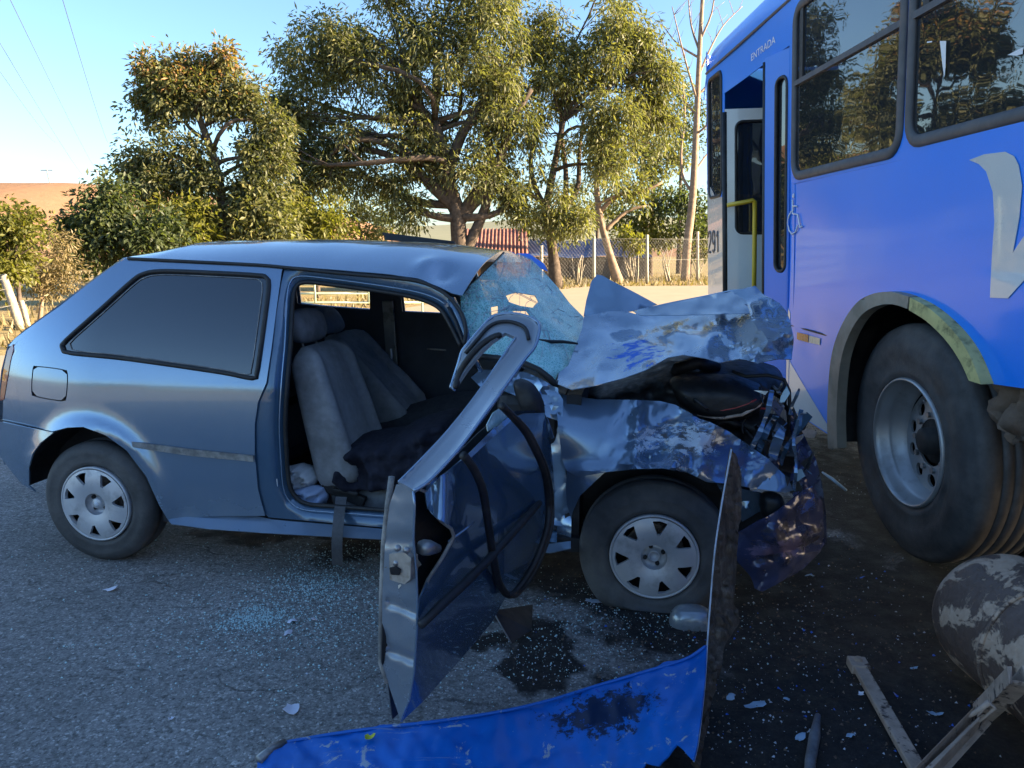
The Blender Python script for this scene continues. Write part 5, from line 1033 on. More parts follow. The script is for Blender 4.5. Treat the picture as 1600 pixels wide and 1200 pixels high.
# wheel arch trim, well and torn underside
def band(name, pts_o, pts_i, mat):
    o_ = byz(*catmull(pts_o, 8, False).T); i_ = byz(*catmull(pts_i, 8, False).T)
    poly = [tuple(q) for q in o_] + [tuple(q) for q in i_[::-1]]
    return bsheet(name, poly, mat, off=0.018, res=0.03, solid=0.05)
band('wheel_arch_trim', [(1306, 700), (1305, 640), (1311, 560), (1327, 510), (1352, 473), (1380, 458), (1410, 456), (1436, 463)], [(1321, 700), (1320, 640), (1326, 568), (1340, 523), (1361, 491), (1386, 477), (1411, 475), (1433, 482)], M['arch'])
band('wheel_arch_trim', [(1438, 464), (1470, 482), (1506, 515), (1532, 552), (1552, 600)], [(1436, 484), (1465, 502), (1495, 531), (1518, 564), (1532, 594)], M['arch_y'])
a2 = arc_o; n = len(a2); V = np.concatenate([bw(a2[:, 0], a2[:, 1], -0.01), bw(a2[:, 0], a2[:, 1], -0.80)]); bobj('wheel_well', V, [(i, i + 1, n + i + 1, n + i) for i in range(n - 1)], M['black'], solid=0.01)
V, F = boxm((2.56, 2.2, 0.35), (2.60, 4.3, 1.4)); bobj('wheel_well_back', V, F, M['black'], smooth=False)
V, F = join([boxm((2.3, -5.0, 0.45), (2.45, 2.5, 0.68)), boxm((3.2, -5.0, 0.45), (3.35, 6.0, 0.68)), boxm((2.45, 2.0, 0.5), (3.2, 2.12, 0.62))]); bobj('chassis_rail', V, F, M['mud'], smooth=False)
rs = np.random.default_rng(3)
bl = []
for k in range(16):
    y = 2.50 - 0.9 * rs.random() ** 1.5; z = 0.93 - 0.26 * rs.random() * (1 if y > 2.0 else 0.5); x = 1.84 + 0.4 * rs.random()
    a_ = np.array([x, y, z]); d_ = np.array([rs.uniform(-0.06, 0.12), rs.uniform(-0.30, 0.05), rs.uniform(-0.09, 0.09)])
    bl.append(bar(a_, a_ + d_ + 1e-3, rs.uniform(0.03, 0.10), rs.uniform(0.02, 0.09), (0.2, 0.1, 1)))
V, F = join(bl); V = np.array(V) + 0.012 * rs.standard_normal((len(V), 3)); bobj('torn_underbody', V, F, M['mud'], smooth=False)
TUP = [(1536, 598), (1600, 606), (1640, 612), (1640, 700), (1600, 690), (1570, 690), (1552, 694), (1548, 675), (1534, 660), (1527, 640), (1534, 620)]
P, F, O, H = tri2d(TUP, (), 7); q = bp(P[:, 0], P[:, 1], -0.06); q[:, 0] += 0.05 * fbm(q, 9, 3, True, 2); bobj('torn_muddy_sheet', q, F, M['mud'], solid=0.012)
# rear wheel of the bus
bwh = bpy.data.objects.new('wheel', None); COL.objects.link(bwh); bwh.parent = bus; bwh.empty_display_size = 0.1
WC = (1.80, 3.28, 0.565); RT = 0.545
rot = R(-3.5)
def wheelx(name, prof, mat, n=72, parent=None, solid=0):
    V, F = lathe(prof, n, (0, 0, 0), 'x'); V = np.array(V)
    X, Z = V[:, 0].copy(), V[:, 2].copy(); V[:, 0] = X * math.cos(rot) + Z * math.sin(rot); V[:, 2] = -X * math.sin(rot) + Z * math.cos(rot)
    V += np.array(WC); V[:, 2] = np.maximum(V[:, 2], 0.003); return bobj(name, V, F, mat, parent or bwh, solid=solid)
tp = [(0.290, 0.05), (0.298, 0.02), (0.315, 0.012), (0.335, 0.006), (0.345, 0.012), (0.40, -0.004), (0.45, -0.002), (0.49, 0.010), (0.505, 0.020), (0.512, 0.020), (0.535, 0.034), (RT - 0.004, 0.048), (RT, 0.06)]
for k in range(5):
    x0 = 0.06 + 0.048 * k; tp += [(RT, x0 + 0.040), (RT - 0.010, x0 + 0.0415), (RT - 0.010, x0 + 0.0465), (RT, x0 + 0.048)]
tp += [(RT, 0.31), (0.53, 0.33), (0.40, 0.345), (0.30, 0.31)]
wheelx('tyre', tp, M['tyre'], 96)
wheelx('tyre', [(a_, b_ + 0.34) for a_, b_ in tp[10:]] , M['tyre'], 96)
wheelx('rim', [(0.296, 0.045), (0.300, 0.014), (0.293, 0.004), (0.286, 0.006), (0.281, 0.03), (0.272, 0.055), (0.268, 0.065), (0.262, 0.074), (0.252, 0.080), (0.246, 0.105), (0.240, 0.110), (0.232, 0.150)], M['busrim'], 72)
hol = []
for k in range(10):
    a_ = 2 * math.pi * k / 10 + 0.2; hol.append([(0.176 * math.cos(a_) + 0.031 * math.cos(q), 0.176 * math.sin(a_) + 0.031 * math.sin(q)) for q in np.linspace(0, 2 * math.pi, 14, endpoint=False)])
P, F, _, _ = tri2d([(0.234 * math.cos(q), 0.234 * math.sin(q)) for q in np.linspace(0, 2 * math.pi, 60, endpoint=False)], hol + [[(0.11 * math.cos(q), 0.11 * math.sin(q)) for q in np.linspace(0, 2 * math.pi, 30, endpoint=False)]], 0.022, jit=0.05)
rr = np.hypot(P[:, 0], P[:, 1]); bobj('rim_disc', np.stack([WC[0] + 0.150 - 0.012 * np.clip((0.234 - rr) / 0.1, 0, 1), WC[1] + P[:, 0], WC[2] + P[:, 1]], 1), F, M['busrim'], bwh, solid=0.012)
wheelx('wheel_hub', [(0.112, 0.16), (0.105, 0.14), (0.065, 0.135), (0.06, 0.09), (0.04, 0.08), (0.0, 0.08)], M['rimdark'], 36)
for k in range(10):
    a_ = 2 * math.pi * k / 10; y, z = 0.128 * math.cos(a_), 0.128 * math.sin(a_); V, F = lathe([(0.0, 0.118), (0.014, 0.118), (0.014, 0.15)], 6, (WC[0], WC[1] + y, WC[2] + z), 'x'); bobj('wheel_nut', V, F, M['metal'], bwh, smooth=False)
wheelx('rim_back', [(0.24, 0.26), (0.0, 0.26)], M['rimdark'], 40)
V, F = tube([(WC[0] + 0.10, WC[1] + 0.01, WC[2] + 0.20), (WC[0] + 0.06, WC[1] - 0.03, WC[2] + 0.20)], 0.006, 6); bobj('valve', V, F, M['metal'], bwh)

# ------------------------------------------------------------------ torn-off bus panel in the foreground
PR = G(910, 1160)
pan = empty('torn_bus_panel', tuple(PR), 'large torn blue bus panel lying on the road with an upright brown splintered edge', 'panel')
def psheet(name, outline, zc, mat, res=7, solid=0.005, add=None, smooth=False, holes=()):
    P, F, O, H = tri2d(outline, holes, res, smooth=smooth); z = np.maximum(tps(zc)(P[:, 0], P[:, 1]), 0.006)
    q = G(P[:, 0], P[:, 1], z[:, None])
    if add is not None: q = q + add(P, q)
    q[:, 2] = np.maximum(q[:, 2], 0.006); return obj(name, q - PR, F[:, ::-1], mat, pan, True, solid)
BP = [(403, 1188), (424, 1170), (445, 1160), (530, 1145), (600, 1136), (680, 1127), (780, 1112), (855, 1095), (930, 1072), (1005, 1050), (1070, 1030), (1104, 1008), (1102, 1060), (1096, 1120), (1090, 1165), (1084, 1192), (1072, 1180), (1058, 1166), (1044, 1182), (1030, 1196), (1010, 1190), (980, 1240), (900, 1290), (700, 1310), (500, 1290), (400, 1230)]
psheet('blue_sheet', BP, [(403, 1188, 0.02), (530, 1145, 0.05), (780, 1112, 0.09), (930, 1072, 0.13), (1005, 1050, 0.17), (1070, 1030, 0.21), (1104, 1008, 0.26), (1096, 1120, 0.20), (1084, 1192, 0.15), (500, 1290, 0.02), (750, 1250, 0.03), (950, 1200, 0.06), (700, 1180, 0.05)], M['torn'], add=lambda P, q: np.c_[np.zeros((len(P), 2)), 0.010 * fbm(q, 6, 3) + 0.006 * fbm(q, 25, 2)])
e = catmull([(408, 1183), (424, 1170), (445, 1160), (530, 1145), (600, 1136), (680, 1127), (780, 1112), (855, 1095), (930, 1072), (1005, 1050), (1070, 1030), (1102, 1010)], 10, False)
zz = np.interp(e[:, 0], [403, 530, 780, 930, 1005, 1070, 1104], [0.02, 0.05, 0.09, 0.13, 0.17, 0.21, 0.26])
V, F = tube(G(e[:, 0], e[:, 1], (zz + 0.004)[:, None]) - PR, 0.005, 6); obj('rolled_edge', V, F, M['torn'], pan)
V, F = tube(G(np.array([404, 424, 446.]), np.array([1188, 1172, 1161.]), 0.03) - PR, 0.014, 8); obj('metal_end_strip', V, F, M['metal'], pan)
BE = [(1143, 700), (1150, 718), (1157, 745), (1156, 800), (1150, 850), (1147, 900), (1144, 945), (1152, 955), (1154, 970), (1146, 985), (1134, 1000), (1122, 1055), (1110, 1100), (1100, 1150), (1090, 1200), (1082, 1192), (1090, 1165), (1096, 1120), (1102, 1060), (1105, 1008), (1110, 940), (1117, 860), (1129, 780)]
BD = [(1143, 700, 1 / 2.40), (1157, 760, 1 / 2.42), (1117, 860, 1 / 2.34), (1147, 900, 1 / 2.40), (1105, 1008, 1 / 2.28), (1140, 985, 1 / 2.34), (1096, 1120, 1 / 2.12), (1120, 1060, 1 / 2.20), (1084, 1192, 1 / 2.0)]
P, F, O, H = tri2d(BE, (), 5); d = 1 / tps(BD)(P[:, 0], P[:, 1]) + 0.015 * fbm(np.c_[P / 100, P[:, 0] * 0], 6, 3, True)
obj('splintered_edge', Wd(P[:, 0], P[:, 1], d) - PR, F[:, ::-1], M['fibre'], pan, True, 0.014)
e = catmull([(1143, 702), (1129, 780), (1117, 860), (1110, 940), (1105, 1008), (1102, 1060), (1096, 1120), (1090, 1165), (1084, 1190)], 8, False)
V, F = tube(Wd(e[:, 0], e[:, 1], 1 / tps(BD)(e[:, 0], e[:, 1]) - 0.004) - PR, 0.003, 5); obj('pale_edge', V, F, M['white_edge'], pan)

# ------------------------------------------------------------------ debris
def rock(lo, hi): return None
# muddy tank dropped from the bus
TK = np.array([1.665, 1.76, 0.232]); tr = 0.222
tank = empty('fuel_tank', (TK[0], TK[1], 0), 'brown mud-caked cylindrical tank dropped on the road under the bus', 'tank')
prof = [(0.0, 0.66), (0.08, 0.655), (0.14, 0.635), (0.187, 0.60), (0.211, 0.555), (tr, 0.50), (tr, 0.3), (tr, 0.0), (tr, -0.5), (tr, -1.0), (0.20, -1.06), (0.14, -1.10), (0.0, -1.11)]
V, F = lathe(prof, 56, (0, 0, 0), 'y'); V = np.array(V); V *= 1 + 0.012 * fbm(V, 6, 3)[:, None]
V[:, 0] += 0.08 * V[:, 1] * -0.5; V[:, 2] += TK[2]; obj('shell', V, F, M['tank'], tank)
V, F = tube([(tr * 1.01 * math.cos(q) - 0.012, 0.30, TK[2] + tr * 1.01 * math.sin(q)) for q in np.linspace(0, 2 * math.pi, 40, endpoint=False)], 0.008, 6, closed=True); obj('weld_seam', V, F, M['tank'], tank)
# bars
ga, gb = G(1338, 1034, 0.02), G(1445, 1222, 0.02)
b = empty('muddy_flat_bar', tuple(ga * [1, 1, 0]), 'muddy flat bar with a bolt at its end lying on the oily road', 'metal bar')
V, F = bar(ga - ga * [1, 1, 0], gb - ga * [1, 1, 0], 0.045, 0.022); obj('bar', V, F, M['mudbar'], b, False, bevel=0.004)
q = ga - ga * [1, 1, 0]; dv_ = (gb - ga) / np.linalg.norm(gb - ga); V, F = bar(q - dv_ * 0.01, q + dv_ * 0.055, 0.062, 0.034); obj('end_plate', V, F, M['mudbar'], b, False, bevel=0.004)
V, F = lathe([(0.0, 0.012), (0.011, 0.012), (0.013, 0.0)], 8, tuple(q + dv_ * 0.02 + [0, 0, 0.017]), 'z'); obj('bolt', V, F, M['mudbar'], b, False)
ga, gm, gb = Wd(1592, 1062, 1.86), G(1535, 1118, 0.10), G(1435, 1222, 0.03)
b = empty('broken_channel', (gb[0], gb[1], 0), 'broken muddy channel section propped against the brown tank', 'metal bar'); o0 = np.array([gb[0], gb[1], 0])
parts = []
for (p0, p1) in ((ga, gm), (gm, gb)):
    for off in (-0.022, 0.022): parts.append(bar(p0 - o0 + [off, 0, 0.012], p1 - o0 + [off, 0, 0.012], 0.008, 0.045))
    parts.append(bar(p0 - o0 + [0, 0, -0.008], p1 - o0 + [0, 0, -0.008], 0.05, 0.008))
V, F = join(parts); V = np.array(V) + 0.003 * rs.standard_normal((len(V), 3)); obj('channel', V, F, M['mudbar'], b, False)
fr = [Wd(1515, 1120, 1.93), Wd(1520, 1116, 1.92), Wd(1545, 1098, 1.9), Wd(1555, 1105, 1.9), Wd(1530, 1128, 1.92)]
V, F = tube(np.array(fr) - o0, [0.003, 0.006, 0.008, 0.006, 0.003], 5); obj('torn_lip', V, F, M['mudbar'], b)
V, F = tube(np.array([G(1278, 1118, 0.02), G(1273, 1150, 0.02), G(1266, 1190, 0.02), G(1264, 1230, 0.02)]) - G(1268, 1180), [0.009, 0.016, 0.015, 0.013], 8); o = obj('grey_stick', V, F, plain('grey_stick', (0.15, 0.15, 0.16), 0.8, 0, 0.4, 20, bump=0.6, bscale=60)); o.location = tuple(G(1268, 1180)); tag(o, 'short grey broken rod lying on the road near the bottom edge', 'rod')
# mirror shell on the road
mc = G(1080, 975); prof = []
V, F = [], []; n, m = 20, 9
for i in range(m):
    ph = R(90) * i / (m - 1)
    for k in range(n):
        a_ = 2 * math.pi * k / n; sx = 0.085 * math.copysign(abs(math.cos(a_)) ** 0.75, math.cos(a_)); sy = 0.055 * math.copysign(abs(math.sin(a_)) ** 0.8, math.sin(a_))
        V.append((sx * math.cos(ph) ** 0.55 if ph < R(89) else sx * 0.02, sy * math.cos(ph) ** 0.55 if ph < R(89) else sy * 0.02, 0.004 + 0.070 * math.sin(ph)))
for i in range(m - 1):
    for k in range(n): F.append((i * n + k, i * n + (k + 1) % n, (i + 1) * n + (k + 1) % n, (i + 1) * n + k))
o = obj('mirror_shell', V, F, M['silver'], solid=0.003); o.location = tuple(mc); o.rotation_euler = (0.1, 0, R(-8)); tag(o, 'rounded silver mirror shell on the road below the front wheel', 'mirror shell')
# dark plastic flap under the door
p4 = [G(770, 955, 0.10), G(832, 945, 0.02), G(830, 985, 0.012), G(799, 1006, 0.012)]; c_ = p4[3] * [1, 1, 0]
V = np.array(p4) - c_; o = obj('plastic_flap', V, [(0, 1, 2, 3)], M['trim'], smooth=False, solid=0.006); o.location = tuple(c_); tag(o, 'dark broken plastic flap lying under the open car door', 'plastic flap')
V, F = tube(np.array([p4[0], p4[3]]) - c_ + [0, -0.004, 0.004], 0.003, 5); obj('bright_edge', V, F, M['moulding'], o)
# paper scraps, leaf, flakes
def scrap(name, u, v, w, h, mat, label, cat, ang=0, seed=0, curl=0.008, group=None):
    rg = np.random.default_rng(seed + 11); g = G(u, v); n = 11
    pts = []
    for k in range(n):
        a_ = 2 * math.pi * k / n; r_ = 0.50 + 0.62 * rg.random(); pts.append((w / 2 * r_ * math.cos(a_), h / 2 * r_ * math.sin(a_)))
    P, F, _, _ = tri2d(pts, (), max(w, h) / 6, seed=seed)
    z = 0.004 + curl * (0.5 + 0.9 * np.sin(P[:, 0] / w * 4 + seed) * np.cos(P[:, 1] / h * 3)); z = np.maximum(z, 0.003)
    o = obj(name, np.c_[P, z], F, mat, smooth=True, solid=0.0008); o.location = tuple(g); o.rotation_euler = (0, 0, R(ang)); return tag(o, label, cat, group)
PAPERS = [(174, 922, .075, .050, 10, 'torn white paper scrap on the asphalt nearest the rear wheel'), (456, 973, .050, .038, -35, 'rounded white paper scrap above a thinner one, left of the open door'), (450, 991, .024, .045, -20, 'thin white paper sliver just below a rounder scrap, left of the open door'), (491, 970, .026, .028, 30, 'small white paper scrap closest to the open door edge'), (455, 1109, .055, .075, 10, 'largest white paper scrap, just above the left end of the blue panel'), (269, 1124, .020, .020, 0, 'tiny white paper scrap alone on the asphalt at lower left')]
for i, (u, v, w, h, a_, lb) in enumerate(PAPERS): scrap('paper_scrap', u, v, w, h, M['paper'], lb, 'paper scrap', a_, i, group='white paper scraps on the asphalt')
o = scrap('yellow_leaf', 577, 1154, .034, .026, M['yleaf'], 'small yellow leaf lying on the blue panel', 'leaf', 20, 30, 0.008); o.location = tuple(G(577, 1154, 0.062))
FL = [(1182, 1104, .075, .035, 'flake_w', 'long pale blue paint flake near the lower right road edge', 5), (1142, 1092, .035, .030, 'flake_w', 'curled pale flake beside a longer pale blue flake', 40), (1228, 1096, .030, .018, 'flake_w', 'pale flake right of the long pale blue flake', 0), (1218, 1080, .018, .015, 'flake_b', 'bright blue fragment above a pale flake on the dark road', 0), (1400, 1089, .022, .018, 'flake_b', 'bright blue fragment beside the muddy flat bar', -30), (1460, 1117, .05, .022, 'flake_w', 'pale oblong flake between the muddy bar and the channel', -10), (1428, 1046, .035, .015, 'flake_w', 'pale flake left of the brown tank', -8), (1347, 905, .022, .014, 'flake_b', 'bright blue fragment behind the front bumper of the car', -20), (1265, 902, .045, .022, 'flake_w', 'pale flake right below the crushed front bumper', 0), (1090, 931, .035, .030, 'flake_w', 'pale blue shard behind the silver mirror shell', 20), (1040, 942, .018, .014, 'flake_b', 'bright blue fragment under the front wheel rim', 0), (928, 940, .10, .05, 'flake_w', 'flat greyish flake left of the front wheel', 8), (1345, 1086, .025, .022, 'paper', 'cream pebble-like chip left of the muddy flat bar', 0), (1250, 1155, .045, .026, 'flake_w', 'pale flake beside the grey rod', 30), (1330, 1153, .03, .02, 'flake_w', 'pale flake right of the grey rod', -15), (1295, 887, .03, .01, 'paper', 'thin white splinter right of the crushed bumper', 40), (930, 1069, .022, .016, 'flake_b', 'blue chip on the rim of the blue panel', 0)]
for i, (u, v, w, h, m_, lb, a_) in enumerate(FL):
    o = scrap('paint_flake' if m_ != 'paper' else 'pale_chip', u, v, w, h, M[m_], lb, 'fragment', a_, 50 + i, 0.008, group='fragments on the road')
    if i == 16: o.location = tuple(G(932, 1082, 0.145))
# glass crumbs and fine litter (uncountable)
def crumbs(name, clusters, n, smin, smax, mat, label, cat):
    rg = np.random.default_rng(5 + n); tot = sum(c[4] for c in clusters); P = []
    for (u, v, rx, ry, w) in clusters:
        g = G(u, v); k = int(n * w / tot); r_ = rg.standard_normal((k, 2)) * [rx, ry]; P.append(g[:2] + r_)
    P = np.concatenate(P); n = len(P); s = smin + (smax - smin) * rg.random(n) ** 3
    T = np.array([(1, 0, 0), (-0.5, 0.87, 0), (-0.5, -0.87, 0), (0, 0, 1.1)]); A_ = rg.random(n) * 6.28; V = np.zeros((n, 4, 3))
    st_ = 0.6 + 0.8 * rg.random((n, 1, 1)) ; TT = T[None] * np.concatenate([st_, 1 / st_, np.ones_like(st_)], 2)
    V[..., 0] = TT[..., 0] * np.cos(A_)[:, None] - TT[..., 1] * np.sin(A_)[:, None]; V[..., 1] = TT[..., 0] * np.sin(A_)[:, None] + TT[..., 1] * np.cos(A_)[:, None]; V[..., 2] = TT[..., 2]
    V = V * s[:, None, None]; V[..., 0] += P[:, 0:1]; V[..., 1] += P[:, 1:2]; V[..., 2] += 0.002
    F = (np.array([(0, 1, 3), (1, 2, 3), (2, 0, 3)])[None] + 4 * np.arange(n)[:, None, None]).reshape(-1, 3)
    o = bigmesh(name, V.reshape(-1, 3), F, mat); return tag(o, label, cat, kind='stuff')
crumbs('glass_crumbs', [(500, 910, 0.13, 0.10, 5), (400, 968, 0.07, 0.05, 4), (480, 960, 0.25, 0.16, 5), (440, 1000, 0.35, 0.2, 3), (560, 870, 0.3, 0.12, 3), (300, 880, 0.5, 0.25, 1.2), (800, 1010, 0.3, 0.2, 2.5), (950, 960, 0.3, 0.2, 2.5), (110, 1012, 0.01, 0.01, 0.05)], 8000, 0.0014, 0.0056, M['crumb'], 'teal crumbs of broken window glass scattered on the asphalt', 'glass crumbs')
crumbs('pale_litter', [(1250, 1100, 0.35, 0.35, 4), (1350, 950, 0.35, 0.4, 3), (950, 960, 0.35, 0.2, 2.5), (800, 1060, 0.3, 0.12, 3), (1180, 1150, 0.2, 0.2, 2), (1320, 760, 0.12, 0.4, 1.2)], 1500, 0.0010, 0.0055, M['white_edge'], 'pale specks of paint and filler scattered over the dark road', 'litter')
crumbs('blue_litter', [(1250, 1080, 0.35, 0.35, 4), (1350, 950, 0.35, 0.4, 3), (980, 950, 0.3, 0.15, 1)], 130, 0.002, 0.007, M['flake_b'], 'small bright blue paint chips scattered over the dark road', 'litter')
crumbs('dark_gravel', [(1250, 1080, 0.5, 0.5, 4), (1400, 950, 0.5, 0.5, 4), (950, 930, 0.4, 0.25, 3), (1350, 740, 0.15, 0.7, 2)], 2600, 0.0015, 0.0075, M['mud'], 'crumbled dark dirt spilled under the wreck', 'dirt')
V, F = tube(np.array([G(1285, 738, 0.05), G(1300, 748, 0.04), G(1322, 766, 0.02)]) - G(1305, 755), [0.006, 0.010, 0.008], 6); o = obj('blue_strip', V, F, M['flake_w']); o.location = tuple(G(1305, 755)); tag(o, 'thin pale blue strip between the crushed bumper and bus wheel', 'strip')

# ------------------------------------------------------------------ vegetation
def leaves(centers, sizes, per, llen, lwid, tint, rg, droop=0.5, zwarm=None):
    n = len(centers); C_ = np.repeat(centers, per, 0); S_ = np.repeat(sizes, per); N = len(C_)
    d = rg.standard_normal((N, 3)); d /= np.linalg.norm(d, axis=1)[:, None]; rad = rg.random(N) ** 0.6
    pos = C_ + d * (rad * S_)[:, None]
    ax = d + rg.standard_normal((N, 3)) * 0.5; ax[:, 2] -= droop * (0.5 + rg.random(N)); ax /= np.linalg.norm(ax, axis=1)[:, None]
    up = rg.standard_normal((N, 3)) * 0.6 + np.array([0, 0, 1.0]); sd_ = np.cross(ax, up); sd_ /= np.linalg.norm(sd_, axis=1)[:, None] + 1e-9
    nr = np.cross(sd_, ax)
    L_ = llen * (0.6 + 0.8 * rg.random(N)); W_ = lwid * (0.7 + 0.6 * rg.random(N))
    V = np.zeros((N, 4, 3)); V[:, 0] = pos; V[:, 1] = pos + ax * (L_ * 0.45)[:, None] + sd_ * W_[:, None] + nr * (W_ * 0.35)[:, None]; V[:, 2] = pos + ax * L_[:, None] - nr * (L_ * 0.08)[:, None]; V[:, 3] = pos + ax * (L_ * 0.45)[:, None] - sd_ * W_[:, None] + nr * (W_ * 0.35)[:, None]
    ct = np.repeat(rg.random(n) * 0.45, per); ti = np.clip(tint + ct - 0.22 + 0.22 * rg.standard_normal(N), 0, 0.9)
    if zwarm is not None: ti = np.clip(ti + zwarm(pos) * (0.35 + 0.65 * rg.random(N)), 0, 1)
    i4 = 4 * np.arange(N); F = np.concatenate([np.stack([i4, i4 + 1, i4 + 2], 1), np.stack([i4, i4 + 2, i4 + 3], 1)])
    return V.reshape(-1, 3), F, np.repeat(ti, 4)
def curve3(a, b, rg, wob, n=6, sag=0.0):
    a, b = np.array(a, float), np.array(b, float); L_ = np.linalg.norm(b - a); t_ = np.linspace(0, 1, n)[:, None]
    m1 = rg.standard_normal(3) * wob * L_; m2 = rg.standard_normal(3) * wob * L_
    return a + (b - a) * t_ + m1 * (t_ * (1 - t_) ** 2 * 4) + m2 * (t_ ** 2 * (1 - t_) * 4) + np.array([0, 0, sag * L_]) * (t_ * (1 - t_) * 4)
def tree(name, label, cat, d, trunk, r0, blobs, per, llen, lwid, lmat, tint=0.45, bark='bark', clump=0.5, seed=1, droop=0.5, group=None, zwarm=None, dens_=1.0, extra=(), gap=0.0, gapt=-0.2):
    """trunk: [(u, v)] from the ground up at depth d; blobs: (u, v, ru, rv, clumps[, depth offset]) read off the photograph"""
    rg = np.random.default_rng(seed); TR = Wd(np.array([p[0] for p in trunk], float), np.array([p[1] for p in trunk], float), np.full(len(trunk), float(d)))
    TR[0, 2] = min(TR[0, 2], 0.0) if TR[0, 2] < 0.5 else 0.0
    base = TR[0] * [1, 1, 0]; root = empty(name, tuple(base), label, cat, group)
    parts = []; n = len(TR)
    rad = [r0 * (1 - 0.55 * i / max(1, n - 1)) for i in range(n)]; rad[0] *= 1.35
    sm = catmull(TR, 0.35, False) ; rr = np.interp(np.linspace(0, 1, len(sm)), np.linspace(0, 1, n), rad)
    parts.append(tube(sm, list(rr), 9)); CC, SS = [], []; px = d / FPX
    for bi, bl_ in enumerate(blobs):
        u, v, ru, rv, k = bl_[:5]; dz = bl_[5] if len(bl_) > 5 else 0.0
        c_ = Wd(np.array(float(u)), np.array(float(v)), np.array(d + dz)); R3 = np.array([ru, (ru + rv) / 2, rv]) * px
        best = min(range(len(sm) // 3, len(sm)), key=lambda i: np.linalg.norm(sm[i] - c_) + 1.2 * max(0, sm[i][2] - c_[2] + 0.3)); f = sm[best]
        br = curve3(f, c_, rg, 0.16, 8, 0.10); rb = min(rr[best] * 0.62, r0 * 0.45)
        parts.append(tube(br, list(np.linspace(rb, rb * 0.35, 8)), 7))
        k = int(k * dens_); dirs = rg.standard_normal((k, 3)); dirs /= np.linalg.norm(dirs, axis=1)[:, None]
        cl = c_ + dirs * (rg.random(k) ** 0.45)[:, None] * R3
        if gap:
            keep = np.array([mnoise.noise(Vector(tuple(q * gap))) > gapt for q in cl]); cl = cl[keep]
        for q in cl[::3]: parts.append(tube(curve3(br[rg.integers(4, 8)], q, rg, 0.15, 4, 0.05), [rb * 0.30, rb * 0.22, rb * 0.15, rb * 0.08], 5, caps=False))
        CC.append(cl); SS.append(clump * (0.6 + 0.7 * rg.random(len(cl))))
    for p in extra: 
        q = Wd(np.array([a_[0] for a_ in p], float), np.array([a_[1] for a_ in p], float), np.full(len(p), float(d))); parts.append(tube(catmull(q, 0.3, False), list(np.linspace(r0 * 0.6, r0 * 0.25, len(catmull(q, 0.3, False)))), 7))
    V, F = join(parts); obj('trunk', np.array(V) - base, F, M[bark], root)
    if CC:
        V, F, ti = leaves(np.concatenate(CC), np.concatenate(SS), per, llen, lwid, tint, rg, droop, zwarm)
        bigmesh('crown', V - base, F, lmat, root, ti)
    return root
# the big mango tree
tree('mango_tree', 'largest tree, broad dark crown behind the roof of the car', 'tree', 24.0, [(722, 446), (720, 410), (716, 360), (712, 320), (700, 285), (694, 245), (680, 190)], 0.34,
     [(500, 95, 75, 55, 46), (470, 180, 55, 45, 26), (560, 45, 70, 50, 40), (600, 130, 75, 55, 42), (650, 60, 80, 60, 48), (740, 40, 80, 60, 48), (700, 140, 85, 55, 44), (790, 110, 75, 60, 44), (780, 190, 70, 50, 34), (640, 210, 75, 45, 34), (550, 220, 55, 40, 22), (510, 260, 50, 45, 24), (690, 260, 60, 40, 24), (600, 290, 50, 35, 14), (770, 270, 60, 45, 24), (455, 235, 38, 35, 18), (475, 300, 40, 35, 16), (435, 165, 28, 28, 10), (640, 330, 40, 30, 10), (800, 310, 35, 35, 12), (720, -40, 120, 50, 50), (590, -20, 60, 40, 24)], 92, 0.205, 0.030, M['leaf_mango'], 0.45, clump=0.56, seed=3, droop=0.7, gap=0.6, gapt=-0.17, dens_=1.22,
     extra=[[(712, 325), (668, 285), (630, 240), (590, 215), (556, 205), (530, 190)], [(712, 330), (690, 300), (640, 262), (600, 240), (560, 232)], [(718, 340), (745, 300), (780, 250), (800, 190), (830, 140)], [(716, 350), (740, 320), (770, 298), (800, 292)], [(700, 270), (722, 210), (760, 150), (780, 90)], [(694, 245), (660, 180), (650, 120), (640, 60)], [(724, 400), (752, 340), (766, 290), (762, 200)]])
tree('mango_tree', 'tall mango tree with a dark trunk just left of the wire fence', 'tree', 25.6, [(868, 451), (866, 415), (860, 370), (850, 345), (858, 300), (868, 250), (880, 190)], 0.20,
     [(850, 60, 70, 55, 40), (930, 50, 75, 55, 46), (960, 120, 80, 60, 50), (880, 130, 70, 50, 38), (990, 180, 50, 45, 24, 1), (930, 200, 70, 45, 36, -1), (860, 210, 50, 40, 20), (1020, 120, 40, 40, 20), (1035, 190, 35, 40, 16, 1), (1000, 60, 45, 40, 20), (960, 250, 45, 35, 18, -1), (860, 330, 55, 40, 24, -1), (820, 290, 45, 40, 18, -1), (900, 350, 40, 25, 12, -1), (930, -20, 90, 45, 36)], 92, 0.20, 0.030, M['leaf_mango'], 0.60, clump=0.54, seed=5, droop=0.8, gap=0.65, gapt=-0.16, dens_=1.25,
     extra=[[(862, 365), (880, 330), (884, 270), (876, 200), (880, 130)], [(860, 345), (900, 300), (905, 240), (912, 180)], [(858, 335), (835, 290), (830, 240), (850, 180)]])
tree('branching_tree', 'leaning bare-limbed tree with a forked trunk behind the wire fence', 'tree', 29.0, [(968, 445), (958, 415), (945, 370), (936, 330), (932, 280), (940, 220)], 0.17,
     [(985, 300, 40, 28, 12), (1010, 220, 35, 35, 14), (950, 240, 40, 40, 16)], 55, 0.22, 0.04, M['leaf_mango'], 0.5, clump=0.45, seed=8,
     extra=[[(940, 345), (905, 330), (880, 300)], [(938, 330), (965, 305), (1000, 300), (1035, 285)], [(945, 360), (980, 330), (1010, 322)]], bark='bark_p')
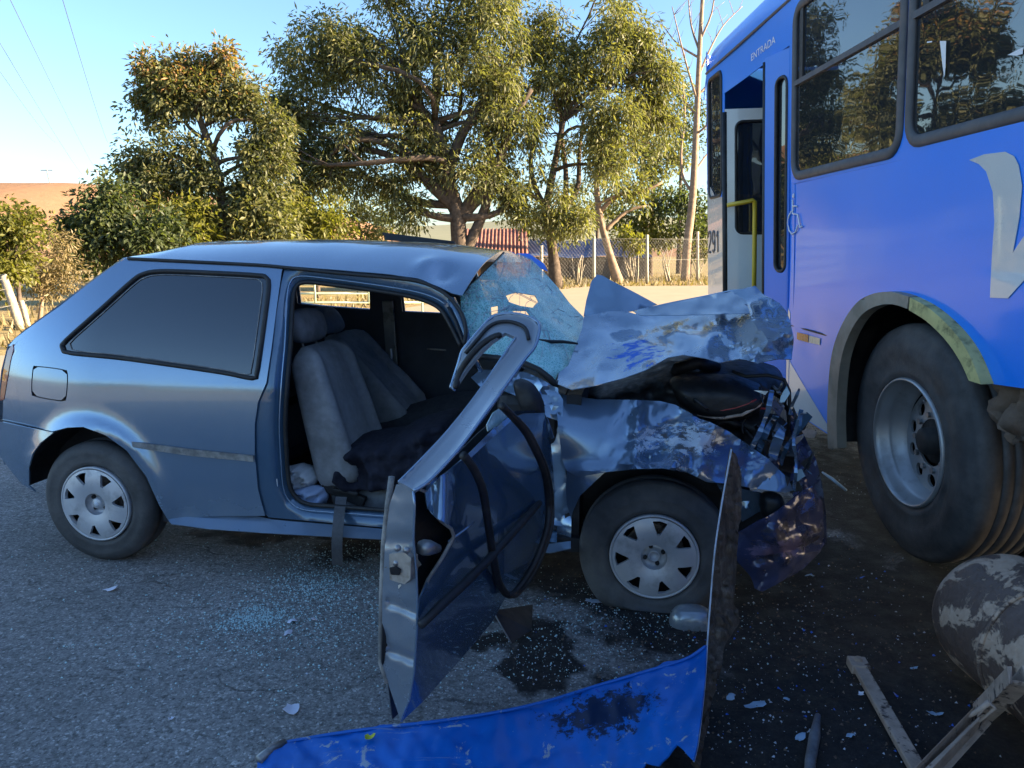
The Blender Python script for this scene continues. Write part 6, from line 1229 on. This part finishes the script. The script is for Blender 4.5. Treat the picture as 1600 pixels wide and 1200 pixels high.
tree('russet_tree', 'tree with russet-tipped crown left of the big mango tree', 'tree', 19.0, [(346, 470), (352, 400), (350, 340), (342, 280), (325, 220), (310, 180), (308, 150)], 0.17,
     [(225, 110, 30, 24, 14), (250, 150, 45, 30, 24), (300, 100, 45, 28, 26), (340, 95, 30, 26, 16), (290, 150, 55, 35, 34), (350, 150, 45, 30, 24), (395, 150, 35, 30, 18), (425, 165, 20, 22, 8), (230, 200, 40, 40, 28), (270, 235, 50, 35, 28), (340, 230, 40, 30, 16), (400, 230, 45, 40, 18), (215, 260, 35, 30, 20), (300, 290, 60, 35, 30), (370, 290, 50, 35, 24), (240, 310, 50, 35, 24), (430, 200, 30, 30, 12), (420, 250, 30, 30, 14), (410, 300, 40, 35, 18)], 84, 0.155, 0.030, M['leaf_left'], 0.42, clump=0.42, seed=11, droop=0.5, gap=0.85, gapt=-0.07, dens_=1.35, zwarm=lambda p: np.clip((p[:, 2] - 5.0) / 2.0, 0, 0.40))
tree('dark_shrub', 'dark green shrub at the foot of the russet tree, nearest the car rear', 'shrub', 17.0, [(165, 500), (165, 420), (160, 360)], 0.06,
     [(150, 330, 40, 30, 24), (175, 310, 30, 25, 14), (130, 360, 40, 30, 24), (190, 370, 55, 40, 34), (240, 370, 50, 40, 30), (110, 370, 22, 16, 8), (150, 400, 50, 30, 20)], 60, 0.14, 0.035, M['leaf_dark'], 0.40, clump=0.36, seed=13)
tree('young_sapling', 'slender leafless pole tree leaning above the dark shrub', 'tree', 17.4, [(180, 480), (178, 400), (176, 350), (172, 305), (168, 292)], 0.05, [(165, 300, 16, 10, 5), (190, 330, 22, 20, 6)], 40, 0.12, 0.03, M['leaf_yel'], 0.5, clump=0.25, seed=14, bark='bark_p')
tree('yellow_shrub', 'yellow-green bush at the left edge of the picture', 'shrub', 13.5, [(30, 520), (30, 460), (25, 400)], 0.05,
     [(10, 350, 40, 25, 26), (20, 390, 50, 35, 36), (60, 380, 40, 30, 22), (-30, 370, 40, 40, 26), (10, 430, 45, 30, 24)], 55, 0.11, 0.028, M['leaf_yel'], 0.45, clump=0.28, seed=15, gap=1.1)
tree('dry_bush', 'dry twiggy bush behind the leaning fence posts', 'shrub', 14.6, [(62, 505), (66, 470), (70, 440)], 0.04,
     [(75, 415, 40, 28, 26), (60, 440, 35, 25, 20), (95, 430, 30, 25, 16), (80, 380, 35, 22, 14)], 40, 0.10, 0.014, M['leaf_dry'], 0.5, clump=0.28, seed=16, bark='bark_p')
for i, (u, v, ru, rv, k, dd_, lb, mt) in enumerate([(330, 345, 60, 35, 50, 22, 'olive scrub under the russet tree', 'leaf_dark'), (440, 340, 60, 40, 56, 23, 'yellow-green scrub right of the russet tree', 'leaf_yel'), (500, 300, 50, 40, 30, 30, 'pale scrub left of the big mango trunk', 'leaf_yel'), (560, 345, 60, 30, 44, 31, 'light green scrub behind the car roof, left of the mango trunk', 'leaf_mango'), (610, 310, 40, 40, 24, 36, 'slim tall shrub seen through the mango branches', 'leaf_dark'), (830, 350, 50, 30, 26, 36, 'yellowish scrub between the two mango trunks', 'leaf_yel'), (285, 352, 60, 34, 46, 18.4, 'yellow-green scrub touching the car roof, left of the russet tree trunk', 'leaf_yel'), (405, 345, 60, 40, 50, 18.8, 'olive scrub hanging low over the car roof, right of the russet tree trunk', 'leaf_mango'), (495, 352, 50, 30, 36, 21, 'yellow scrub above the middle of the car roof', 'leaf_yel')]):
    tree('roadside_shrub', lb, 'shrub', dd_, [(u, 440), (u + 4, v + rv * 0.5), (u, v)], 0.06, [(u - ru * 0.5, v, ru * 0.7, rv, k // 3), (u + ru * 0.5, v + 6, ru * 0.7, rv * 0.9, k // 3), (u, v + rv * 0.8, ru, rv * 0.7, k // 3), (u, v - rv * 0.5, ru * 0.6, rv * 0.6, k // 4)], 50, 0.17, 0.04, M[mt], 0.5, clump=0.42, seed=20 + i, group='roadside shrubs')
for i, (u, v, ru, rv, k, dd_, lb, mt) in enumerate([(1015, 250, 55, 70, 60, 36, 'tall green tree behind the wire fence, left of the bare tree', 'leaf_mango'), (1060, 190, 45, 60, 40, 40, 'green tree behind the bare tree, next to the bus', 'leaf_dark'), (1075, 340, 60, 50, 56, 34, 'dense hedge tree behind the fence next to the bus', 'leaf_dark'), (1000, 350, 60, 40, 44, 35, 'green bushy tree behind the middle of the wire fence', 'leaf_yel'), (930, 310, 50, 40, 26, 40, 'olive tree behind the forked tree', 'leaf_mango')]):
    tree('background_tree', lb, 'tree', dd_, [(u, 436), (u + 4, v + rv * 0.6), (u, v)], 0.12, [(u - ru * 0.4, v - rv * 0.3, ru * 0.7, rv * 0.6, k // 3), (u + ru * 0.4, v, ru * 0.7, rv * 0.7, k // 3), (u, v + rv * 0.5, ru, rv * 0.6, k // 3), (u + 5, v - rv * 0.7, ru * 0.5, rv * 0.4, k // 5)], 50, 0.22, 0.05, M[mt], 0.5, clump=0.6, seed=40 + i, group='trees behind the fence')
# bare tree
bt = empty('bare_tree', tuple(G(1070, 438)), 'tall leafless pale-barked tree standing beside the bus', 'tree'); B0 = G(1070, 438)
dB = float(B0[1]) * cT + CH * sT; rg = np.random.default_rng(77); parts = []
def bpth(pts, r0_, r1_, dz=0.0):
    q = Wd(np.array([p[0] for p in pts], float), np.array([p[1] for p in pts], float), np.linspace(dB, dB + dz, len(pts))); s = catmull(q, 0.4, False); parts.append(tube(s, list(np.linspace(r0_, r1_, len(s))), 7)); return s
mt_ = bpth([(1070, 440), (1074, 380), (1082, 310), (1086, 240), (1089, 170), (1092, 100), (1095, 40), (1100, -40)], 0.20, 0.07)
bpth([(1082, 300), (1068, 280), (1064, 240), (1070, 180), (1066, 120)], 0.07, 0.03, 0.8)
for (pts, dz) in [([(1090, 160), (1075, 110), (1062, 60), (1050, 10)], -1), ([(1091, 120), (1108, 80), (1130, 40), (1160, 10)], 1), ([(1088, 150), (1108, 130), (1130, 90), (1150, 60)], 0.5), ([(1093, 80), (1080, 40), (1075, -10)], 0.5), ([(1095, 60), (1112, 20), (1118, -30)], -0.5), ([(1089, 180), (1064, 150), (1045, 110), (1035, 60)], 1), ([(1087, 210), (1110, 190), (1128, 150)], -1), ([(1084, 270), (1105, 240), (1120, 225)], 0.6), ([(1092, 90), (1060, 70), (1036, 40)], 0.3)]:
    s = bpth(pts, 0.055, 0.016, dz)
    for k in range(5):
        i = rg.integers(len(s) // 3, len(s)); tip = s[i] + np.array([rg.uniform(-0.9, 0.9), rg.uniform(-0.6, 0.6), rg.uniform(0.4, 1.3)]); parts.append(tube(curve3(s[i], tip, rg, 0.1, 4), [0.016, 0.012, 0.008, 0.005], 4))
V, F = join(parts); obj('trunk', np.array(V) - B0, F, M['bark_p'], bt)
# saplings with white stems by the fence
for i, (u, vb, vt, lb) in enumerate([(985, 441, 365, 'leafy young sapling with several pale stems, left of the fence middle'), (1044, 440, 382, 'v-shaped pale-stemmed sapling near the bare tree'), (905, 445, 398, 'short dry saplings beside the mango trunk'), (1088, 436, 380, 'thin sapling between the bare tree and bus'), (998, 442, 372, 'upright pale sapling beside the fence middle post')]):
    b0 = G(u, vb); r_ = empty('sapling', tuple(b0), lb, 'sapling', 'saplings along the fence'); rg = np.random.default_rng(90 + i); ps = []; tips = []; d0 = float(b0[1] * cT + CH * sT)
    for k in range(6 if i != 4 else 2):
        tip = Wd(np.array(u + rg.uniform(-16, 16)), np.array(vt + rg.uniform(0, 14)), np.array(d0 + rg.uniform(-0.3, 0.3))); ps.append(tube(curve3(b0 + [rg.uniform(-.1, .1), 0, 0], tip, rg, 0.08, 5), [0.035, 0.03, 0.024, 0.018, 0.01], 5)); tips.append(tip)
    V, F = join(ps); obj('stem', np.array(V) - b0, F, M['post'], r_)
    if i in (0, 3, 4):
        V, F, ti = leaves(np.array(tips), np.full(len(tips), 0.45), 60, 0.22, 0.05, 0.6, rg); bigmesh('leaves', V - b0, F, M['leaf_yel'], r_, ti)
# unseen scrub added behind the viewer, to be mirrored in paint and glass
rg = np.random.default_rng(52); nS = 260; cx_ = rg.uniform(-34, 30, nS); cy_ = rg.uniform(-24, -15, nS); hz_ = 1.2 + 2.6 * rg.random(nS) ** 2 * (0.5 + 0.5 * np.sin(cx_ * 0.4) ** 2)
V, F, ti = leaves(np.stack([cx_, cy_, hz_ * rg.uniform(0.4, 1.0, nS)], 1), 0.9 + 0.5 * rg.random(nS), 60, 0.45, 0.10, 0.5, rg)
tag(bigmesh('reflection_scrub', V, F, M['leaf_yel'], None, ti), 'unseen scrub added behind the viewer for reflections', 'scrub', kind='stuff')
# dry grass tufts on the verge
rg = np.random.default_rng(4); N = 9000
X = rg.uniform(-30, 30, N); Yg = np.interp(X, [-40, -16, -9, -5, -2, 3, 8, 14, 24, 60], [6.4, 7.0, 8.6, 12.5, 20, 27.0, 28.0, 30, 33, 42]) + 0.2 + rg.random(N) ** 1.5 * 9
hgt = rg.uniform(0.04, 0.24, N); ang = rg.random(N) * 6.28; wd_ = 0.02 + 0.02 * rg.random(N)
V = np.zeros((N, 3, 3)); V[:, 0] = np.stack([X - wd_ * np.cos(ang), Yg - wd_ * np.sin(ang), 0 * X - 0.012], 1); V[:, 1] = np.stack([X + wd_ * np.cos(ang), Yg + wd_ * np.sin(ang), 0 * X - 0.012], 1); V[:, 2] = np.stack([X + rg.uniform(-.1, .1, N), Yg + rg.uniform(-.1, .1, N), hgt], 1)
tag(bigmesh('dry_grass', V.reshape(-1, 3), np.arange(3 * N).reshape(-1, 3), M['leaf_dry'], attr=np.repeat(rg.random(N), 3)), 'dry yellow grass along the far verge of the road', 'grass', kind='stuff')

# ------------------------------------------------------------------ fences, buildings, power line
fp = [(846, 384, 447), (928, 370, 445), (1011, 367, 443), (1090, 362, 438)]
wf_ = empty('wire_fence', tuple(G(970, 444)), 'wire mesh fence on pale posts behind the trees right of the car', 'fence'); W0 = G(970, 444); pts = []
for (u, vt, vb) in fp:
    b0 = G(u, vb); d0 = b0[1] * cT + CH * sT; tp_ = Wd(np.array(float(u)), np.array(float(vt)), np.array(d0)); pts.append((b0, tp_)); V, F = tube([b0 - W0, b0 * 0.5 + tp_ * 0.5 - W0, tp_ - W0], [0.07, 0.065, 0.06], 8); obj('post', V, F, M['concrete_post'], wf_)
a0, a1 = pts[0][0], pts[-1][0]; dirv = (a1 - a0) / np.linalg.norm(a1 - a0); Lf = np.linalg.norm(a1 - a0); a0 = a0 - dirv * 1.0; Lf += 8.0; segs = []
hF = 1.75; s = -hF
while s < Lf:
    for sg in (1, -1):
        x0_, x1_ = (s, s + hF) if sg > 0 else (s + hF, s); lo_, hi_ = 0.0, 1.0
        q0 = a0 + dirv * np.clip(x0_, 0, Lf); q1 = a0 + dirv * np.clip(x1_, 0, Lf)
        if 0 <= x0_ <= Lf and 0 <= x1_ <= Lf: segs.append(tube([q0 - W0 + [0, 0, 0.03], q1 - W0 + [0, 0, hF]], 0.0045, 3, caps=False))
    s += 0.16
V, F = join(segs); tag(obj('wire_mesh', V, F, M['wire'], wf_, False), kind='stuff')
for h_ in (0.9, hF): V, F = tube([a0 - W0 + [0, 0, h_], a0 + dirv * Lf - W0 + [0, 0, h_]], 0.006, 4); obj('strand', V, F, M['wire'], wf_)
# leaning wooden posts at the left
lp = empty('post_and_wire_fence', tuple(G(40, 515)), 'leaning wooden posts with wire at the left behind the car', 'fence'); L0 = G(40, 515); tops = []
for (ub, vb, ut, vt, r_) in [(33, 515, 4, 430, 0.075), (44, 512, 33, 470, 0.05), (138, 470, 121, 406, 0.09), (-30, 530, -50, 440, 0.07), (205, 460, 200, 405, 0.07)]:
    b0 = G(ub, vb); d0 = b0[1] * cT + CH * sT; tp_ = Wd(np.array(float(ut)), np.array(float(vt)), np.array(d0)); V, F = tube([b0 - L0, (b0 + tp_) / 2 - L0 + [0.01, 0, 0], tp_ - L0], [r_, r_ * 0.95, r_ * 0.9], 8); obj('post', V, F, M['post'], lp); tops.append((b0, tp_))
for h_ in (0.45, 0.75, 0.93):
    o_ = [tops[3], tops[0], tops[2], tops[4]]; V, F = tube([t_[0] + (t_[1] - t_[0]) * h_ - L0 for t_ in o_], 0.005, 4); obj('wire', V, F, M['wire'], lp)
# field gate seen through the car window
gt = empty('field_gate', (-4.6, 14.6, 0), 'pale green tubular gate seen through the car windows', 'gate'); 
for z in np.linspace(0.35, 1.25, 6): V, F = tube([(-1.4, 0, z), (2.8, 0.2, z)], 0.022, 6); obj('rail', V, F, M['gate'], gt)
for x in (-1.4, -0.35, 0.7, 1.75, 2.8): V, F = tube([(x, 0.07 * x, 0.0 if x in (-1.4, 2.8) else 0.35), (x, 0.07 * x, 1.3)], 0.024, 6); obj('upright', V, F, M['gate'], gt)
# tiled house
H0 = G(775, 415); dh = 33.0; H0 = np.array([Wd(np.array(745.), np.array(400.), np.array(dh))[0], dh, 0.0])
hs_ = empty('tiled_house', tuple(H0), 'low house with a red clay tile roof behind the mango trunks', 'house')
V, F = boxm((-0.6, -0.2, 0), (2.0, 5.0, 1.05)); obj('wall', V, F, M['plaster'], hs_, False)
rp = []; 
def roofz(y): return 1.0 + (y + 0.5) * 0.42
V = [(-0.9, -0.6, roofz(-0.6)), (2.3, -0.6, roofz(-0.6)), (2.3, 2.4, roofz(2.4)), (-0.9, 2.4, roofz(2.4)), (2.3, 5.4, roofz(-0.6)), (-0.9, 5.4, roofz(-0.6))]
rf = obj('roof', V, [(0, 1, 2, 3), (3, 2, 4, 5)], M['tile'], hs_, False, solid=0.05)
tl = []
for x in np.arange(-0.85, 2.3, 0.17): tl.append(tube([(x, -0.65, roofz(-0.65) + 0.04), (x, 2.4, roofz(2.4) + 0.02)], 0.055, 6))
V, F = join(tl); tag(obj('tile_rows', V, F, M['tile'], rf), kind='stuff')
V, F = join([boxm((0.2, -0.23, 0.0), (0.9, -0.21, 0.95))]); obj('opening', V, F, M['black'], hs_, False)
S0 = np.array([Wd(np.array(920.), np.array(410.), np.array(34.))[0], 34.0, 0.0]); sh_ = empty('block_shed', tuple(S0), 'low block wall shed with a blue tarpaulin roof behind the wire fence', 'shed')
V, F = boxm((-2.6, 0, 0), (2.6, 3.0, 0.95)); obj('wall', V, F, M['wallgrey'], sh_, False)
P, F, _, _ = tri2d([(-2.8, -0.2), (2.8, -0.2), (2.8, 3.2), (-2.8, 3.2)], (), 0.3); obj('tarpaulin', np.c_[P, 1.0 + 0.28 * P[:, 1] * 0.9 + 0.06 * np.sin(P[:, 0] * 2.2) + 0.04 * np.cos(P[:, 1] * 3)], F, M['tarp'], sh_, solid=0.01)
for x in (-1.9, -0.9, 0.2, 1.2, 2.1): V, F = boxm((x - 0.05, -0.05, 0), (x + 0.05, -0.003, 0.95)); obj('pilaster', V, F, M['wallgrey'], sh_, False)
V, F = boxm((-4.4, -0.1, 0.0), (-2.7, 0.6, 1.0)); obj('ochre_wall', V, F, M['plaster'], sh_, False); V, F = boxm((-4.6, -0.3, 1.0), (-2.65, 0.8, 1.07)); obj('coping', V, F, M['concrete_post'], sh_, False)
# power poles and lines on the hill
poles = []
for (ub, vb, ut, vt, lb) in [(81, 291, 73, 264, 'left distant power pole on the brown hill crest'), (155, 287, 151, 266, 'right distant power pole on the brown hill crest')]:
    dp = 165.0; b0 = Wd(np.array(float(ub)), np.array(float(vb)), np.array(dp)); t0 = Wd(np.array(float(ut)), np.array(float(vt)), np.array(dp)); r_ = empty('power_pole', tuple(b0 - [0, 0, 1.5]), lb, 'pole', 'power poles on the hill'); q0 = b0 - [0, 0, 1.5]
    V, F = tube([q0 - q0, t0 - q0], [0.22, 0.15], 7); obj('shaft', V, F, M['pole'], r_); V, F = bar(t0 - q0 + [-1.4, 0, -0.3], t0 - q0 + [1.4, 0, -0.3], 0.15, 0.18); obj('crossarm', V, F, M['pole'], r_, False); poles.append(t0)
for i, (ua, va, da, ub, vb, db, pi_, lb) in enumerate([(0, 60, 30., 128, 272, 150., 0, 'second power line from the left'), (20, 0, 28., 148, 262, 160., 0, 'third power line from the left'), (100, 0, 28., 168, 222, 90., 0, 'rightmost power line in the sky'), (0, 105, 34., 86, 222, 110., 0, 'leftmost and lowest power line in the sky')]):
    p0 = Wd(np.array(float(ua)), np.array(float(va)), np.array(da)); p1 = Wd(np.array(float(ub)), np.array(float(vb)), np.array(db)); p0 = p0 + (p0 - p1) * 0.15; t_ = np.linspace(0, 1, 24)[:, None]
    q = p0 + (p1 - p0) * t_ - np.array([0, 0, 1.0]) * (t_ * (1 - t_)) * 2.0; m_ = p0.copy(); V, F = tube(q - m_, list(np.linspace(0.011, 0.022, 24)), 5); o = obj('power_line', V, F, M['cable']); o.location = tuple(m_); tag(o, lb, 'cable', 'power lines')
